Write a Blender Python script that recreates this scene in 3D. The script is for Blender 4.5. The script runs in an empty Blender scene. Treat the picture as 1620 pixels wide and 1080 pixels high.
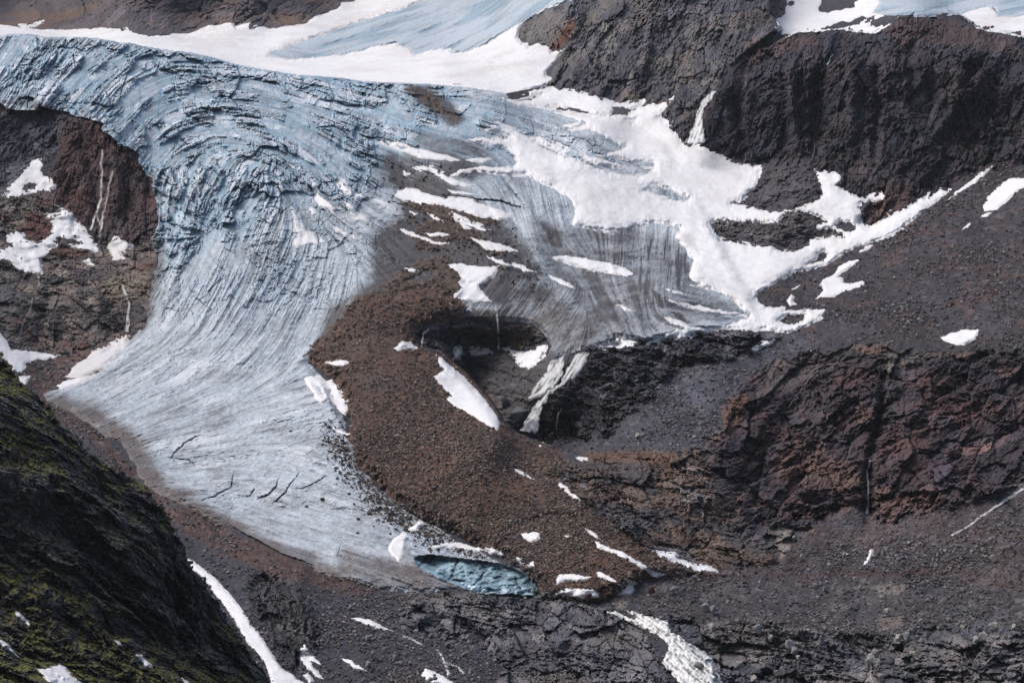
import bpy, math, random, time
import numpy as np
T0 = time.time()
rng = np.random.RandomState(7); random.seed(7)
SC = bpy.context.scene
COL = SC.collection
# ------------------------------------------------------------------ camera, sky, sun, exposure
F = 3650.0                      # focal length in photo pixels (1620 wide)
CZ = 260.0
cam = bpy.data.objects.new('camera', bpy.data.cameras.new('camera')); COL.objects.link(cam)
cam.location = (0, 0, CZ); cam.rotation_euler = (math.radians(90), 0, 0)
cam.data.sensor_width = 36; cam.data.lens = 36 * F / 1620
cam.data.clip_start = 1; cam.data.clip_end = 20000
SC.camera = cam
SUN_EL, SUN_AZ = math.radians(56), math.radians(-88)      # azimuth clockwise from +Y
world = bpy.data.worlds.new('World'); SC.world = world; world.use_nodes = True
nt = world.node_tree; nt.nodes.clear()
sky = nt.nodes.new('ShaderNodeTexSky'); sky.sky_type = 'NISHITA'; sky.sun_disc = False
sky.sun_elevation = SUN_EL; sky.sun_rotation = SUN_AZ
sky.air_density = 1.0; sky.dust_density = 6.0; sky.ozone_density = 1.0
bg = nt.nodes.new('ShaderNodeBackground'); bg.inputs[1].default_value = 0.15
wo = nt.nodes.new('ShaderNodeOutputWorld')
nt.links.new(sky.outputs[0], bg.inputs[0]); nt.links.new(bg.outputs[0], wo.inputs[0])
sd = bpy.data.lights.new('sun', 'SUN'); sd.energy = 1.45; sd.angle = math.radians(28); sd.color = (.985, .99, 1)
so = bpy.data.objects.new('sun', sd); COL.objects.link(so)
from mathutils import Vector
sdir = Vector((math.sin(SUN_AZ) * math.cos(SUN_EL), math.cos(SUN_AZ) * math.cos(SUN_EL), math.sin(SUN_EL)))
so.rotation_euler = sdir.to_track_quat('Z', 'Y').to_euler()
so.location = (0, 0, 1500)
SC.view_settings.view_transform = 'Standard'; SC.view_settings.look = 'None'
SC.view_settings.gamma = 1; SC.view_settings.use_curve_mapping = False
SC.view_settings.exposure = -0.05
# ------------------------------------------------------------------ grid (fine inside the photo, coarse beyond)
STEP = 1.5
def axis(a, b, lo, hi):
    core = np.arange(a, b + 1e-6, STEP)
    left = [a]; s = STEP
    while left[-1] > lo: s *= 1.12; left.append(left[-1] - s)
    right = [core[-1]]; s = STEP
    while right[-1] < hi: s *= 1.12; right.append(right[-1] + s)
    return np.array(left[:0:-1] + list(core) + right[1:], dtype=np.float64)
ua = axis(-12, 1632, -420, 2020); va = axis(-12, 1092, -120, 1200)
U, V = np.meshgrid(ua, va); NV, NU = U.shape
f32 = np.float32
Uf, Vf = U.astype(f32), V.astype(f32)
def smooth(a, b, x):
    t = np.clip((x - a) / (b - a), 0, 1); return t * t * (3 - 2 * t)
# ------------------------------------------------------------------ noise
_p = np.random.RandomState(3).permutation(4096).astype(np.int32); _p = np.concatenate([_p, _p])
_g = np.random.RandomState(4).normal(size=(4096, 3)).astype(f32); _g /= np.linalg.norm(_g, axis=1)[:, None]
def perlin3(x, y, z, seed=0):
    x = x.astype(f32) + f32(seed * 17.31); y = y.astype(f32) + f32(seed * 5.77); z = z.astype(f32)
    xi = np.floor(x).astype(np.int32); yi = np.floor(y).astype(np.int32); zi = np.floor(z).astype(np.int32)
    xf = x - xi; yf = y - yi; zf = z - zi
    xi &= 4095; yi &= 4095; zi &= 4095
    u_ = xf * xf * (3 - 2 * xf); v_ = yf * yf * (3 - 2 * yf); w_ = zf * zf * (3 - 2 * zf)
    out = 0
    for i in (0, 1):
        wx = u_ if i else 1 - u_
        a = _p[(xi + i) & 4095]
        for j in (0, 1):
            wy = v_ if j else 1 - v_
            b = _p[a + ((yi + j) & 4095)] if True else 0
            for k in (0, 1):
                wz = w_ if k else 1 - w_
                h = _p[b + ((zi + k) & 4095)]
                g = _g[h]
                out = out + wx * wy * wz * (g[..., 0] * (xf - i) + g[..., 1] * (yf - j) + g[..., 2] * (zf - k))
    return out * f32(1.6)
def fbm(x, y, z, s, oct=4, seed=0, gain=.5):
    a = 1; o = 0; tot = 0
    for i in range(oct):
        o = o + a * perlin3(x / s, y / s, z / s, seed + i * 3); tot += a; a *= gain; s *= .5
    return o / tot
def hsh(ix, iy, seed):
    return _p[(_p[(ix + seed * 131) & 4095] + iy) & 4095]
_r = np.random.RandomState(9).rand(4096, 6).astype(f32)
def slab(x, y, seed=0, tilt=1.0, fl=.35):
    """faceted cellular height: every cell is a tilted plane; returns height, edge distance, cell random"""
    x = x.astype(f32); y = y.astype(f32)
    xi = np.floor(x).astype(np.int32); yi = np.floor(y).astype(np.int32)
    d1 = np.full(x.shape, 9, f32); d2 = d1.copy(); h = np.zeros(x.shape, f32); cid = h.copy()
    for i in (-1, 0, 1):
        for j in (-1, 0, 1):
            r = _r[hsh(xi + i, yi + j, seed)]
            dx = x - (xi + i + r[..., 0]); dy = y - (yi + j + r[..., 1])
            d = dx * dx + dy * dy
            hh = (r[..., 2] - .5) * fl * 2 + tilt * ((r[..., 3] - .5) * dx + (r[..., 4] - .35) * dy)
            m = d < d1
            d2 = np.where(m, d1, np.minimum(d2, d)); d1 = np.where(m, d, d1)
            h = np.where(m, hh, h); cid = np.where(m, r[..., 5], cid)
    return h, np.sqrt(d2) - np.sqrt(d1), cid
def blur(a, px):
    s = px / STEP
    if s < .3: return a
    n = int(math.ceil(s * 2.5)); k = np.exp(-.5 * (np.arange(-n, n + 1) / s) ** 2); k /= k.sum()
    for ax in (0, 1):
        pad = [(0, 0), (0, 0)]; pad[ax] = (n, n)
        b = np.pad(a, pad, mode='edge'); o = 0
        for i, w in enumerate(k):
            sl = [slice(None), slice(None)]; sl[ax] = slice(i, i + a.shape[ax]); o = o + w * b[tuple(sl)]
        a = o
    return a
# ------------------------------------------------------------------ thin plate splines through hand-set points
def tps(pts, uu=None, vv=None, lam=30.0):
    P = np.array(pts, float); n = len(P); S = 100.
    def ker(r2): return np.where(r2 > 0, r2 * np.log(r2 + 1e-12), 0)
    X = P[:, :2] / S
    K = ker(((X[:, None] - X[None]) ** 2).sum(-1)) + np.eye(n) * lam * 1e-3
    Q = np.hstack([np.ones((n, 1)), X]); A = np.zeros((n + 3, n + 3)); A[:n, :n] = K; A[:n, n:] = Q; A[n:, :n] = Q.T
    W = np.linalg.solve(A, np.concatenate([P[:, 2], np.zeros(3)]))
    cu = np.arange(-460, 2061, 10.); cv = np.arange(-130, 1211, 10.)
    CU, CV = np.meshgrid(cu / S, cv / S); o = W[n] + W[n + 1] * CU + W[n + 2] * CV
    for i in range(n): o += W[i] * ker((CU - X[i, 0]) ** 2 + (CV - X[i, 1]) ** 2)
    return bil(o, (U - cu[0]) / 10, (V - cv[0]) / 10)
def bil(o, fx, fy):
    fx = np.clip(fx, 0, o.shape[1] - 1.001); fy = np.clip(fy, 0, o.shape[0] - 1.001)
    i = fx.astype(np.int32); j = fy.astype(np.int32); a = fx - i; b = fy - j
    return (o[j, i] * (1 - a) + o[j, i + 1] * a) * (1 - b) + (o[j + 1, i] * (1 - a) + o[j + 1, i + 1] * a) * b
# ------------------------------------------------------------------ polygons -> signed distance (photo px, + inside)
NZ1 = None
def sdf(poly, pad=40, rough=0.0, sl=None):
    P = np.array(poly, float)
    j0 = max(0, np.searchsorted(va, P[:, 1].min() - pad) - 1); j1 = min(NV, np.searchsorted(va, P[:, 1].max() + pad) + 1)
    i0 = max(0, np.searchsorted(ua, P[:, 0].min() - pad) - 1); i1 = min(NU, np.searchsorted(ua, P[:, 0].max() + pad) + 1)
    s = (slice(j0, j1), slice(i0, i1)); x = U[s]; y = V[s]
    if rough:
        x = x + NZX[s] * rough; y = y + NZY[s] * rough
    x = x.astype(f32); y = y.astype(f32)
    ins = np.zeros(x.shape, bool); d = np.full(x.shape, 1e9, f32)
    for k in range(len(P)):
        ax, ay = P[k - 1]; bx, by = P[k]
        if ay != by:
            ins ^= ((ay > y) != (by > y)) & (x < (bx - ax) * (y - ay) / (by - ay) + ax)
        dx, dy = bx - ax, by - ay; L = dx * dx + dy * dy + 1e-9
        t = np.clip(((x - ax) * dx + (y - ay) * dy) / L, 0, 1)
        d = np.minimum(d, (x - ax - t * dx) ** 2 + (y - ay - t * dy) ** 2)
    d = np.sqrt(d); return s, np.where(ins, d, -d)
def pdist(line, pad=30):
    P = np.array(line, float)
    j0 = max(0, np.searchsorted(va, P[:, 1].min() - pad) - 1); j1 = min(NV, np.searchsorted(va, P[:, 1].max() + pad) + 1)
    i0 = max(0, np.searchsorted(ua, P[:, 0].min() - pad) - 1); i1 = min(NU, np.searchsorted(ua, P[:, 0].max() + pad) + 1)
    s = (slice(j0, j1), slice(i0, i1)); x = U[s] + NZX[s] * 1.2; y = V[s] + NZY[s] * 1.2
    d = np.full(x.shape, 1e9); tt = d * 0
    n = len(P) - 1
    for k in range(n):
        ax, ay = P[k]; bx, by = P[k + 1]; dx, dy = bx - ax, by - ay; L = dx * dx + dy * dy + 1e-9
        t = np.clip(((x - ax) * dx + (y - ay) * dy) / L, 0, 1)
        q = np.hypot(x - ax - t * dx, y - ay - t * dy); m = q < d
        d = np.where(m, q, d); tt = np.where(m, (k + t) / n, tt)
    return s, d, tt
zz = np.zeros_like(U)
NZX = fbm(U / 1., V / 1., zz, 9, 3, 1, .65) * 3; NZY = fbm(U, V, zz + 40.5, 9, 3, 2, .65) * 3
W40x = fbm(U, V, zz + 7.3, 60, 3, 5); W40y = fbm(U, V, zz + 91.7, 60, 3, 6)
# ------------------------------------------------------------------ distance of the ground from the camera (metres) at hand-set places
RP = [(-170,1200,1060),(300,1200,1060),(800,1200,1040),(1300,1200,1060),(1790,1200,1060),
(0,1080,1120),(500,1060,1180),(800,1080,1150),(1100,1060,1165),(1400,1080,1150),(1620,1080,1150),(650,1000,1225),(800,1000,1235),(1000,970,1262),(1200,1000,1240),(1400,1000,1240),(1620,1000,1240),
(300,960,1260),(450,930,1275),(560,950,1270),(600,930,1300),(700,930,1305),(500,900,1330),(300,830,1400),(200,720,1530),(100,640,1660),(60,580,1780),(0,600,1720),(-100,700,1600),(-100,900,1350),(0,800,1440),
(400,600,1680),(500,750,1480),(300,700,1570),(250,600,1700),(400,850,1380),(560,850,1375),(350,450,1850),(300,330,1985),(350,200,2150),(400,140,2280),(500,200,2160),(480,400,1910),(500,520,1790),
(100,520,1840),(200,530,1830),(0,450,1880),(60,400,1950),(200,440,1890),(120,470,1865),(150,380,1985),(0,350,2000),(20,290,2060),(170,300,2030),(220,300,2045),(170,200,2095),(100,190,2110),(0,170,2125),(-100,170,2130),(0,230,2100),(0,100,2230),(0,60,2320),(150,100,2260),(150,70,2330),(300,90,2360),(400,112,2390),(550,128,2400),(650,150,2330),(700,200,2190),(690,134,2450),(620,220,2150),
(650,300,2050),(700,350,1980),(650,400,1900),(560,480,1800),(640,530,1750),(700,480,1800),(740,440,1850),(560,700,1530),(700,700,1510),(640,640,1600),(800,760,1440),(790,690,1490),(900,850,1352),(980,890,1310),(800,850,1375),(720,830,1400),(620,740,1490),
(790,500,1790),(870,500,1790),(900,540,1740),(900,450,1850),(1000,400,1930),(850,300,2060),(800,230,2170),(780,160,2320),(850,140,2470),(900,150,2450),(950,220,2230),(1000,520,1730),(1100,530,1725),(1050,450,1830),(1100,500,1775),(1180,470,1840),(1150,400,1950),(1150,300,2140),(1000,200,2340),(1000,300,2100),(1100,220,2250),(1060,180,2350),(1000,163,2400),
(860,620,1630),(880,690,1600),(830,680,1600),(820,600,1690),(760,590,1740),(820,560,1770),(950,560,1680),(950,620,1630),(950,690,1570),(1000,640,1590),(1050,600,1640),(1000,720,1490),(900,730,1480),(950,760,1440),(1000,780,1425),(1100,800,1400),(1100,700,1510),(1150,620,1600),(1100,860,1360),(1150,900,1325),(1050,910,1305),(950,945,1285),(860,950,1285),
(1120,240,2230),(1200,270,2190),(1120,150,2290),(1200,80,2340),(1200,180,2240),(1300,240,2170),(1300,55,2330),(1300,150,2220),(1400,45,2330),(1460,25,2350),(1450,130,2210),(1450,240,2120),(1540,60,2270),(1550,180,2150),(1620,80,2230),(1620,250,2080),(1560,265,2090),(1700,80,2200),(1480,290,2080),
(1380,330,2040),(1240,300,2090),(1230,370,1990),(1330,370,1990),(1300,400,1960),(1500,330,2000),(1600,330,1960),(1350,430,1900),(1220,440,1880),(1300,500,1790),(1250,530,1750),(1500,450,1810),(1500,520,1735),(1620,500,1710),(1620,400,1840),(1750,400,1800),
(1300,550,1700),(1500,565,1660),(1620,565,1650),(1250,600,1655),(1400,620,1600),(1550,680,1540),(1250,700,1560),(1400,740,1490),(1250,800,1450),(1400,800,1440),(1600,760,1460),(1450,860,1360),(1250,860,1370),(1600,860,1350),(1400,905,1320),(1620,920,1300),(1300,940,1295),(1500,960,1280),(1200,920,1310),(1750,700,1500),(1750,950,1270),
(1000,-20,2640),(1000,50,2530),(950,120,2480),(900,60,2620),(1100,60,2460),(1180,20,2480),(1100,-60,2640),(870,100,2560),(1300,-60,2900),(1500,-60,2900),(1700,-60,2850),(1300,20,2560),(1500,5,2600),(1600,30,2450)]
R = tps(RP)
# ground that drops away behind an edge: (polygon, extra metres, fade px)
BROW = [(-430,52),(0,56),(45,55),(75,60),(120,60),(150,61),(190,68),(205,69),(235,76),(265,80),(300,84),(340,93),(370,102),(405,109),(470,119),(540,124),(575,130),(640,132),(690,134),(740,139),(800,148)]
BACKP = [(-170,3350,),]
RB = tps([(-170,40,3100),(0,42,3050),(100,48,3050),(300,54,3000),(430,44,3050),(560,0,3350),(-170,-100,3200),(200,-100,3190),(200,0,3100),(400,0,3110),(560,-100,3500),(0,56,2560),(-170,52,2560),(300,84,2620),(405,109,2610),(540,124,2560),(690,134,2480),(800,146,2460),(450,75,2850),(600,60,2950),(600,100,2700),(700,100,2640),(700,60,2950),(800,100,2620),(800,40,2900),(700,0,3250),(800,0,3200),(880,0,3050),(840,60,2750),(870,110,2570),(760,-100,3700),(900,-100,3500),(1000,-100,3300),(1000,50,2560),(900,140,2450)])
s_, d_ = sdf([(-700,-400)] + [(-700, 52)] + BROW + [(870,135),(885,92),(903,64),(880,40),(905,0),(930,-400)], 60)
wb = np.zeros_like(R); wb[s_] = smooth(-.8, .8, d_); R = R * (1 - wb) + RB * wb
def jump(poly, dR, fade, soft=.8):
    s, d = sdf(poly, 5, .5)
    R[s] += smooth(-soft, soft, d) * dR * np.exp(-np.maximum(d, 0) / fade)
HUMP = [(1170,90),(1190,78),(1215,75),(1228,66),(1240,60),(1262,50),(1300,48),(1330,45),(1360,50),(1385,52),(1400,42),(1420,28),(1445,18),(1470,14),(1500,17),(1520,25),(1537,35),(1545,43),(1560,48),(1590,50),(1620,58),(2030,60)]
jump(HUMP + [(2030,-200),(1225,-200),(1215,20),(1235,40)], 190, 400)
s_, d_ = sdf([(694,556),(718,573),(741,592),(761,615),(781,640),(798,668),(815,684),(850,697),(900,714),(960,722),(1150,600),(1150,380),(700,380)], 4, .5)   # gorge behind the moraine crest
_s2, _dd, _t2 = pdist([(700,560),(718,573),(741,592),(761,615),(781,640),(798,668),(815,684),(850,697),(890,712)], 200)
_D = np.full(U.shape, 999.); _D[_s2] = _dd; R[s_] += smooth(-.8, .8, d_) * 95 * np.exp(-_D[s_] / 42) * smooth(0, 60, np.hypot(U[s_] - 694, V[s_] - 556)) * smooth(500, 560, V[s_] + np.clip(U[s_] - 700, 0, 400) * .4)
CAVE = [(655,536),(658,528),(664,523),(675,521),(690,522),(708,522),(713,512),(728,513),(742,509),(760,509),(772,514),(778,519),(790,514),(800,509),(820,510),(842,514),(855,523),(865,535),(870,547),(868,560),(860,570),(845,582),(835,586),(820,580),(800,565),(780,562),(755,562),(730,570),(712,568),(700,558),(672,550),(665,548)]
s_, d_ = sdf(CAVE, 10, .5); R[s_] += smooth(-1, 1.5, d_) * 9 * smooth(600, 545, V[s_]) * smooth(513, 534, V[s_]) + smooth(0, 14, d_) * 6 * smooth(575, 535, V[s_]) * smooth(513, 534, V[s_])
# ridges (-) and gullies (+): polyline, width px, metres
FEAT = [([(735,578),(790,590),(850,607)],4,6),([(755,618),(810,630),(850,648)],4,6),([(720,585),(780,604),(845,625)],5,-4),([(880,560),(868,590),(850,615)],5,-5),([(700,525),(780,530),(860,545)],5,5),([(1290,120),(1292,200),(1288,250)],9,30),([(1330,60),(1305,110),(1290,150)],8,12),([(1480,60),(1478,140),(1470,200)],14,16),([(1400,60),(1420,140),(1440,200)],12,-10),([(1560,110),(1500,180),(1460,250)],12,-10),([(1230,100),(1220,180),(1200,240)],14,-10),([(1130,150),(1108,190),(1095,225)],9,9),([(1180,110),(1165,170),(1175,230)],10,26),([(1255,90),(1250,150),(1262,230)],11,-26),([(1350,90),(1345,170),(1350,240)],12,-25),([(1385,110),(1390,180),(1385,250)],9,26),([(1520,80),(1515,130),(1500,200)],12,-24),([(1590,90),(1575,160),(1540,230)],10,16),([(1440,70),(1445,150)],8,12),([(210,250),(200,320),(205,370)],7,9),([(180,230),(185,300),(175,360)],8,-8),([(1030,30),(1020,90),(1000,140)],9,-12),([(930,20),(915,70)],7,10),([(1090,70),(1060,130)],8,11),
([(1400,590),(1395,640),(1386,690),(1375,735),(1373,825)],8,32),([(1210,700),(1190,820)],6,10),([(1340,560),(1430,600)],10,-8),([(1300,590),(1240,620),(1180,700)],14,-12),([(1500,600),(1420,680)],10,-9),([(1560,620),(1480,720),(1420,790)],12,8),([(1300,690),(1250,780)],10,9),
([(960,20),(940,80),(900,130)],14,-14),([(1050,20),(1060,100),(1020,150)],14,12),([(1130,20),(1120,90),(1080,150)],12,-12),([(1000,0),(980,100)],10,9),
([(945,560),(900,610),(870,660)],10,-8),([(1000,560),(990,620)],16,-14),([(650,530),(700,560),(790,680),(900,760),(1000,860)],14,-7),
([(90,180),(130,280),(140,360)],12,-9),([(235,280),(240,350)],9,14),([(30,200),(60,260)],12,8),([(80,440),(60,540)],10,8),([(150,440),(160,520)],12,-8),
([(820,830),(870,815),(915,820)],6,7),([(800,830),(780,870)],10,-4),([(480,900),(470,960),(500,1010)],12,-9),([(645,985),(700,962),(735,975)],13,-15),([(745,985),(800,995)],11,-10),([(850,1030),(900,1012),(960,1040)],18,-16),([(1300,1000),(1420,1012),(1500,1000)],12,-8),
([(1330,930),(1340,990),(1380,1010)],14,-8),([(1180,990),(1300,1000)],16,-6),([(600,200),(610,225),(640,255)],8,8),([(640,150),(700,175),(740,200)],10,-8),([(520,240),(560,230)],8,7)]
for ln, w, m in FEAT:
    s, d, t = pdist(ln, w * 3); R[s] += m * np.exp(-(d / w) ** 2) * np.sin(np.clip(t * .9 + .05, 0, 1) * math.pi) ** .4
RS = R.copy()      # smooth ground before relief
def XYZ(R): return (R * (U - 810) / F), R, (R * (540 - V) / F + CZ)
X, Y, Z = [a.astype(f32) for a in XYZ(R)]
def incidence(R):
    P = np.stack(XYZ(R), -1); a = np.gradient(P, axis=0); b = np.gradient(P, axis=1); n = np.cross(a, b)
    n /= np.linalg.norm(n, axis=-1)[..., None] + 1e-9; w = P - np.array([0, 0, CZ]); w /= np.linalg.norm(w, axis=-1)[..., None]
    return np.abs((n * w).sum(-1))
INC = (1 / np.clip(blur(incidence(blur(RS, 4)), 3), .28, 1)).astype(f32)      # metres along the view per metre of relief
print('base', time.time() - T0)
# ------------------------------------------------------------------ rock regions: name, polygon, dip deg, size m, amplitude m, tint list, steep?
C = lambda *a: np.array(a, f32)
REG = [
 ('mountain', [(-430,-200),(600,-200),(575,-10),(560,6),(540,12),(480,42),(430,50),(370,46),(300,58),(240,58),(180,50),(0,44),(-430,42)], -25, 60, 16, [C(.105,.072,.062),C(.075,.068,.072),C(.13,.085,.06)], 'far mountainside of brown and purple rock behind the snow ridge'),
 ('cliff', [(818,38),(833,30),(850,18),(870,12),(885,6),(905,0),(950,-200),(1250,-200),(1245,5),(1240,25),(1220,35),(1235,48),(1215,75),(1190,80),(1150,110),(1135,140),(1100,175),(1060,200),(1040,188),(1060,165),(980,168),(900,142),(850,142),(870,130),(885,90),(860,70),(818,68)], -62, 34, 15, [C(.085,.078,.08),C(.062,.062,.07),C(.12,.108,.095),C(.085,.066,.06)], 'grey and tan cliff rising above the bright snowfield'),
 ('cliff', [(1040,188),(1060,195),(1100,170),(1135,138),(1150,108),(1190,78),(1215,72),(1262,46),(1330,42),(1385,50),(1420,26),(1470,10),(1520,22),(1545,40),(1620,54),(2030,56),(2030,262),(1600,262),(1560,268),(1500,302),(1440,328),(1407,345),(1377,362),(1355,355),(1362,330),(1395,312),(1345,310),(1325,290),(1333,275),(1287,270),(1205,265),(1150,252),(1080,228),(1060,205)], -60, 30, 17, [C(.036,.031,.037),C(.026,.027,.036),C(.046,.035,.036),C(.040,.042,.05)], 'dark purple brown cliff with a thin waterfall at its foot'),
 ('scree_slope', [(2030,262),(1600,262),(1560,268),(1440,350),(1330,412),(1215,455),(1195,475),(1250,530),(1160,560),(1230,552),(1400,540),(1620,560),(2030,560)], 0, 10, .8, [C(.058,.048,.048),C(.048,.044,.048),C(.075,.05,.042)], 'long slope of dark grey and red brown scree below the dark cliff'),
 ('rock_outcrop', [(1160,322),(1185,305),(1200,285),(1205,262),(1245,250),(1290,266),(1300,295),(1303,305),(1275,325),(1255,332),(1215,337),(1190,330)], -10, 14, 7, [C(.085,.07,.07),C(.05,.045,.05)], 'gravel capped rock knob at the foot of the dark cliff'),
 ('rock_outcrop', [(1118,355),(1132,347),(1215,350),(1232,348),(1255,331),(1300,343),(1310,350),(1293,361),(1322,361),(1338,370),(1336,380),(1285,384),(1265,398),(1225,397),(1205,392),(1150,384),(1128,376)], 8, 9, 7, [C(.13,.115,.105),C(.06,.052,.055),C(.09,.075,.065)], 'banded rock island ringed by snow'),
 ('cliff', [(-430,150),(165,190),(215,238),(245,285),(252,350),(245,385),(215,384),(160,388),(120,340),(85,320),(60,305),(92,250),(98,190),(60,170),(-430,165)], -75, 22, 10, [C(.10,.052,.042),C(.065,.040,.038),C(.055,.045,.046)], 'rust red cliff under the icefall with meltwater threads'),
 ('cliff', [(-430,150),(95,180),(92,240),(60,255),(40,270),(10,300),(-430,300)], -50, 18, 8, [C(.075,.078,.088),C(.05,.052,.06),C(.11,.11,.12)], 'blue grey cliff directly under the left end of the icefall'),
 ('rock_outcrop', [(-430,300),(10,300),(60,300),(90,300),(85,320),(120,340),(160,385),(215,384),(250,380),(243,440),(232,500),(225,520),(180,545),(150,556),(95,563),(40,553),(10,535),(-20,500),(-430,480)], 12, 22, 9, [C(.105,.092,.085),C(.062,.052,.048),C(.17,.145,.115),C(.10,.055,.042)], 'wet layered rock steps beside the glacier with snow on their ledges'),
 ('moraine', [(-20,560),(95,562),(150,552),(110,600),(70,622),(110,650),(165,690),(195,722),(235,770),(300,800),(400,858),(520,910),(600,934),(560,940),(450,915),(380,890),(300,845),(240,800),(150,700),(60,640),(-20,590)], 30, 9, 1.2, [C(.085,.055,.045),C(.10,.06,.047),C(.075,.06,.055)], 'strip of red brown rubble along the lower edge of the ice'),
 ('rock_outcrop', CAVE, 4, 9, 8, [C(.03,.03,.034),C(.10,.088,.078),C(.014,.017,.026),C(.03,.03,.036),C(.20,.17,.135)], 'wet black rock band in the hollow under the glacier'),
 ('rock_outcrop', [(650,545),(700,562),(730,568),(800,560),(835,582),(862,568),(874,580),(862,606),(845,640),(835,672),(800,672),(760,645),(720,600),(690,565)], 8, 9, 3.5, [C(.075,.060,.052),C(.055,.05,.05),C(.095,.085,.078)], 'dirty brown bench of rubble and ice below the black hollow'),
 ('rock_outcrop', [(870,690),(835,670),(850,640),(880,600),(905,560),(940,545),(1000,540),(1040,540),(1110,525),(1160,522),(1240,528),(1200,560),(1120,570),(1060,590),(1035,625),(1000,650),(975,680),(930,698)], 14, 17, 17, [C(.025,.026,.032),C(.05,.047,.05),C(.028,.028,.032),C(.15,.145,.145)], 'black rock buttress beside the twin waterfall'),
 ('scree_slope', [(1240,528),(1180,560),(1120,570),(1060,590),(1035,625),(1000,650),(960,690),(900,715),(960,722),(1080,712),(1130,680),(1170,610),(1220,570),(1300,545)], 0, 8, .8, [C(.078,.080,.09),C(.064,.065,.074),C(.09,.086,.082)], 'apron of grey gravel running down from the black buttress'),
 ('cliff', [(1170,610),(1220,572),(1300,552),(1400,545),(1500,560),(1620,555),(2030,555),(2030,700),(1620,760),(1540,790),(1460,820),(1400,830),(1350,800),(1290,830),(1230,830),(1190,850),(1140,800),(1110,720),(1140,670)], -28, 30, 17, [C(.105,.056,.046),C(.06,.040,.040),C(.045,.038,.043),C(.14,.082,.064)], 'broken rust brown cliff split by a black gully'),
 ('rock_outcrop', [(890,740),(930,720),(1000,712),(1090,708),(1140,680),(1130,740),(1190,840),(1300,830),(1250,870),(1200,905),(1140,906),(1075,880),(1010,858),(960,815),(900,775)], 16, 22, 11, [C(.125,.115,.11),C(.075,.065,.062),C(.115,.075,.05),C(.16,.14,.125)], 'pale folded ledges beside the foot of the brown moraine'),
 ('scree_slope', [(1300,830),(1350,800),(1400,830),(1540,790),(1620,760),(2030,700),(2030,915),(1620,920),(1500,905),(1300,915),(1140,906),(1200,905)], -30, 12, 2.0, [C(.07,.056,.055),C(.085,.065,.058),C(.06,.055,.06)], 'brown scree beneath the rust cliff'),
 ('scree_slope', [(1040,912),(1300,918),(1500,908),(2030,918),(2030,1010),(1500,990),(1400,1010),(1200,985),(1100,985),(1030,965),(980,945)], 0, 12, 1.6, [C(.085,.08,.078),C(.07,.063,.062),C(.10,.09,.08)], 'flat gravel bench above the stream'),
 ('rock_outcrop', [(1060,980),(1200,985),(1400,1008),(1500,990),(2030,1005),(2030,1300),(1130,1300),(1130,1060),(1090,1010)], 14, 22, 13, [C(.105,.108,.118),C(.058,.057,.062),C(.16,.145,.13),C(.095,.08,.07)], 'slabby grey bedrock on the far bank of the stream'),
 ('rock_outcrop', [(620,975),(650,950),(700,938),(760,940),(860,950),(950,955),(1010,990),(1050,1050),(1080,1100),(1060,1300),(700,1300),(770,1110),(800,1050),(740,1020),(690,1008),(640,1000)], 22, 20, 11, [C(.12,.115,.118),C(.07,.066,.07),C(.17,.16,.15),C(.10,.085,.075)], 'rounded dark bedrock humps below the glacier snout'),
 ('rock_outcrop', [(385,905),(420,905),(460,920),(490,960),(503,1005),(495,1040),(460,1060),(430,1010),(400,960)], 60, 14, 9, [C(.06,.06,.062),C(.04,.04,.04),C(.12,.115,.11)], 'steep dark rib of rock beside the long snow strip'),
]
wsum = np.zeros(U.shape, f32); Cc = np.zeros(U.shape + (3,), f32); disp = np.zeros(U.shape, f32); best = np.full(U.shape, .25, f32); rid = np.zeros(U.shape, np.int8)
stone_w = np.zeros(U.shape, f32)
def rockfield(x, y, z, dip, size, seed, uv=None):
    """relief (about -1..1, positive = towards the viewer) of fractured rock in metres coordinates"""
    a = math.radians(dip); yy = z + y * .45
    if uv is not None:
        kk = float(y.mean()) / F; x = (uv[0] - 810).astype(f32) * kk; yy = (540 - uv[1]).astype(f32) * kk; z = yy; y = y * .3
    wx = perlin3(x / size * .7, yy / size * .7, y / size, seed) * .16 * size + fbm(x, yy, y, size * .12, 2, seed + 8) * .05 * size
    wy = perlin3(x / size * .7, yy / size * .7, y / size, seed + 7) * .16 * size + fbm(x, yy, y, size * .12, 2, seed + 9) * .05 * size
    X0 = x + wx; Y0 = yy + wy
    p = (X0 * math.cos(a) - Y0 * math.sin(a)); q = (X0 * math.sin(a) + Y0 * math.cos(a))
    h1, e1, c1 = slab(p / (size * 1.15), q / (size * .66), seed + 1, 1.5, .5)
    h2, e2, c2 = slab(p / (size * .46), q / (size * .24), seed + 2, 1.7, .7)
    h3, e3, c3 = slab(p / (size * .19) + c2, q / (size * .10) + c2, seed + 3, 1.8, .8)
    h4, e4, c4 = slab(p / (size * .08), q / (size * .048), seed + 4, 1.8, .9)
    n = fbm(x, yy, y, size * 3, 3, seed)
    n2 = fbm(p * .6, q * 1.5, y, size * .14, 3, seed + 4, .7)
    rg = 1 - np.abs(fbm(p * .5, q * 1.3, y, size * .7, 4, seed + 5, .6)) * 4
    cr = np.exp(-(e1 / .035) ** 2) * .30 + np.exp(-(e2 / .05) ** 2) * .14
    md = .35 + .9 * smooth(-.35, .35, fbm(x, yy, y, size * 1.2, 2, seed + 9))
    return n * 1.7 + h1 * .85 + h2 * .48 + (h3 * .24 + h4 * .12 + n2 * .22) * md + rg * .16 - cr, c1, c2, c3 * .6 + c4 * .4
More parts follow.
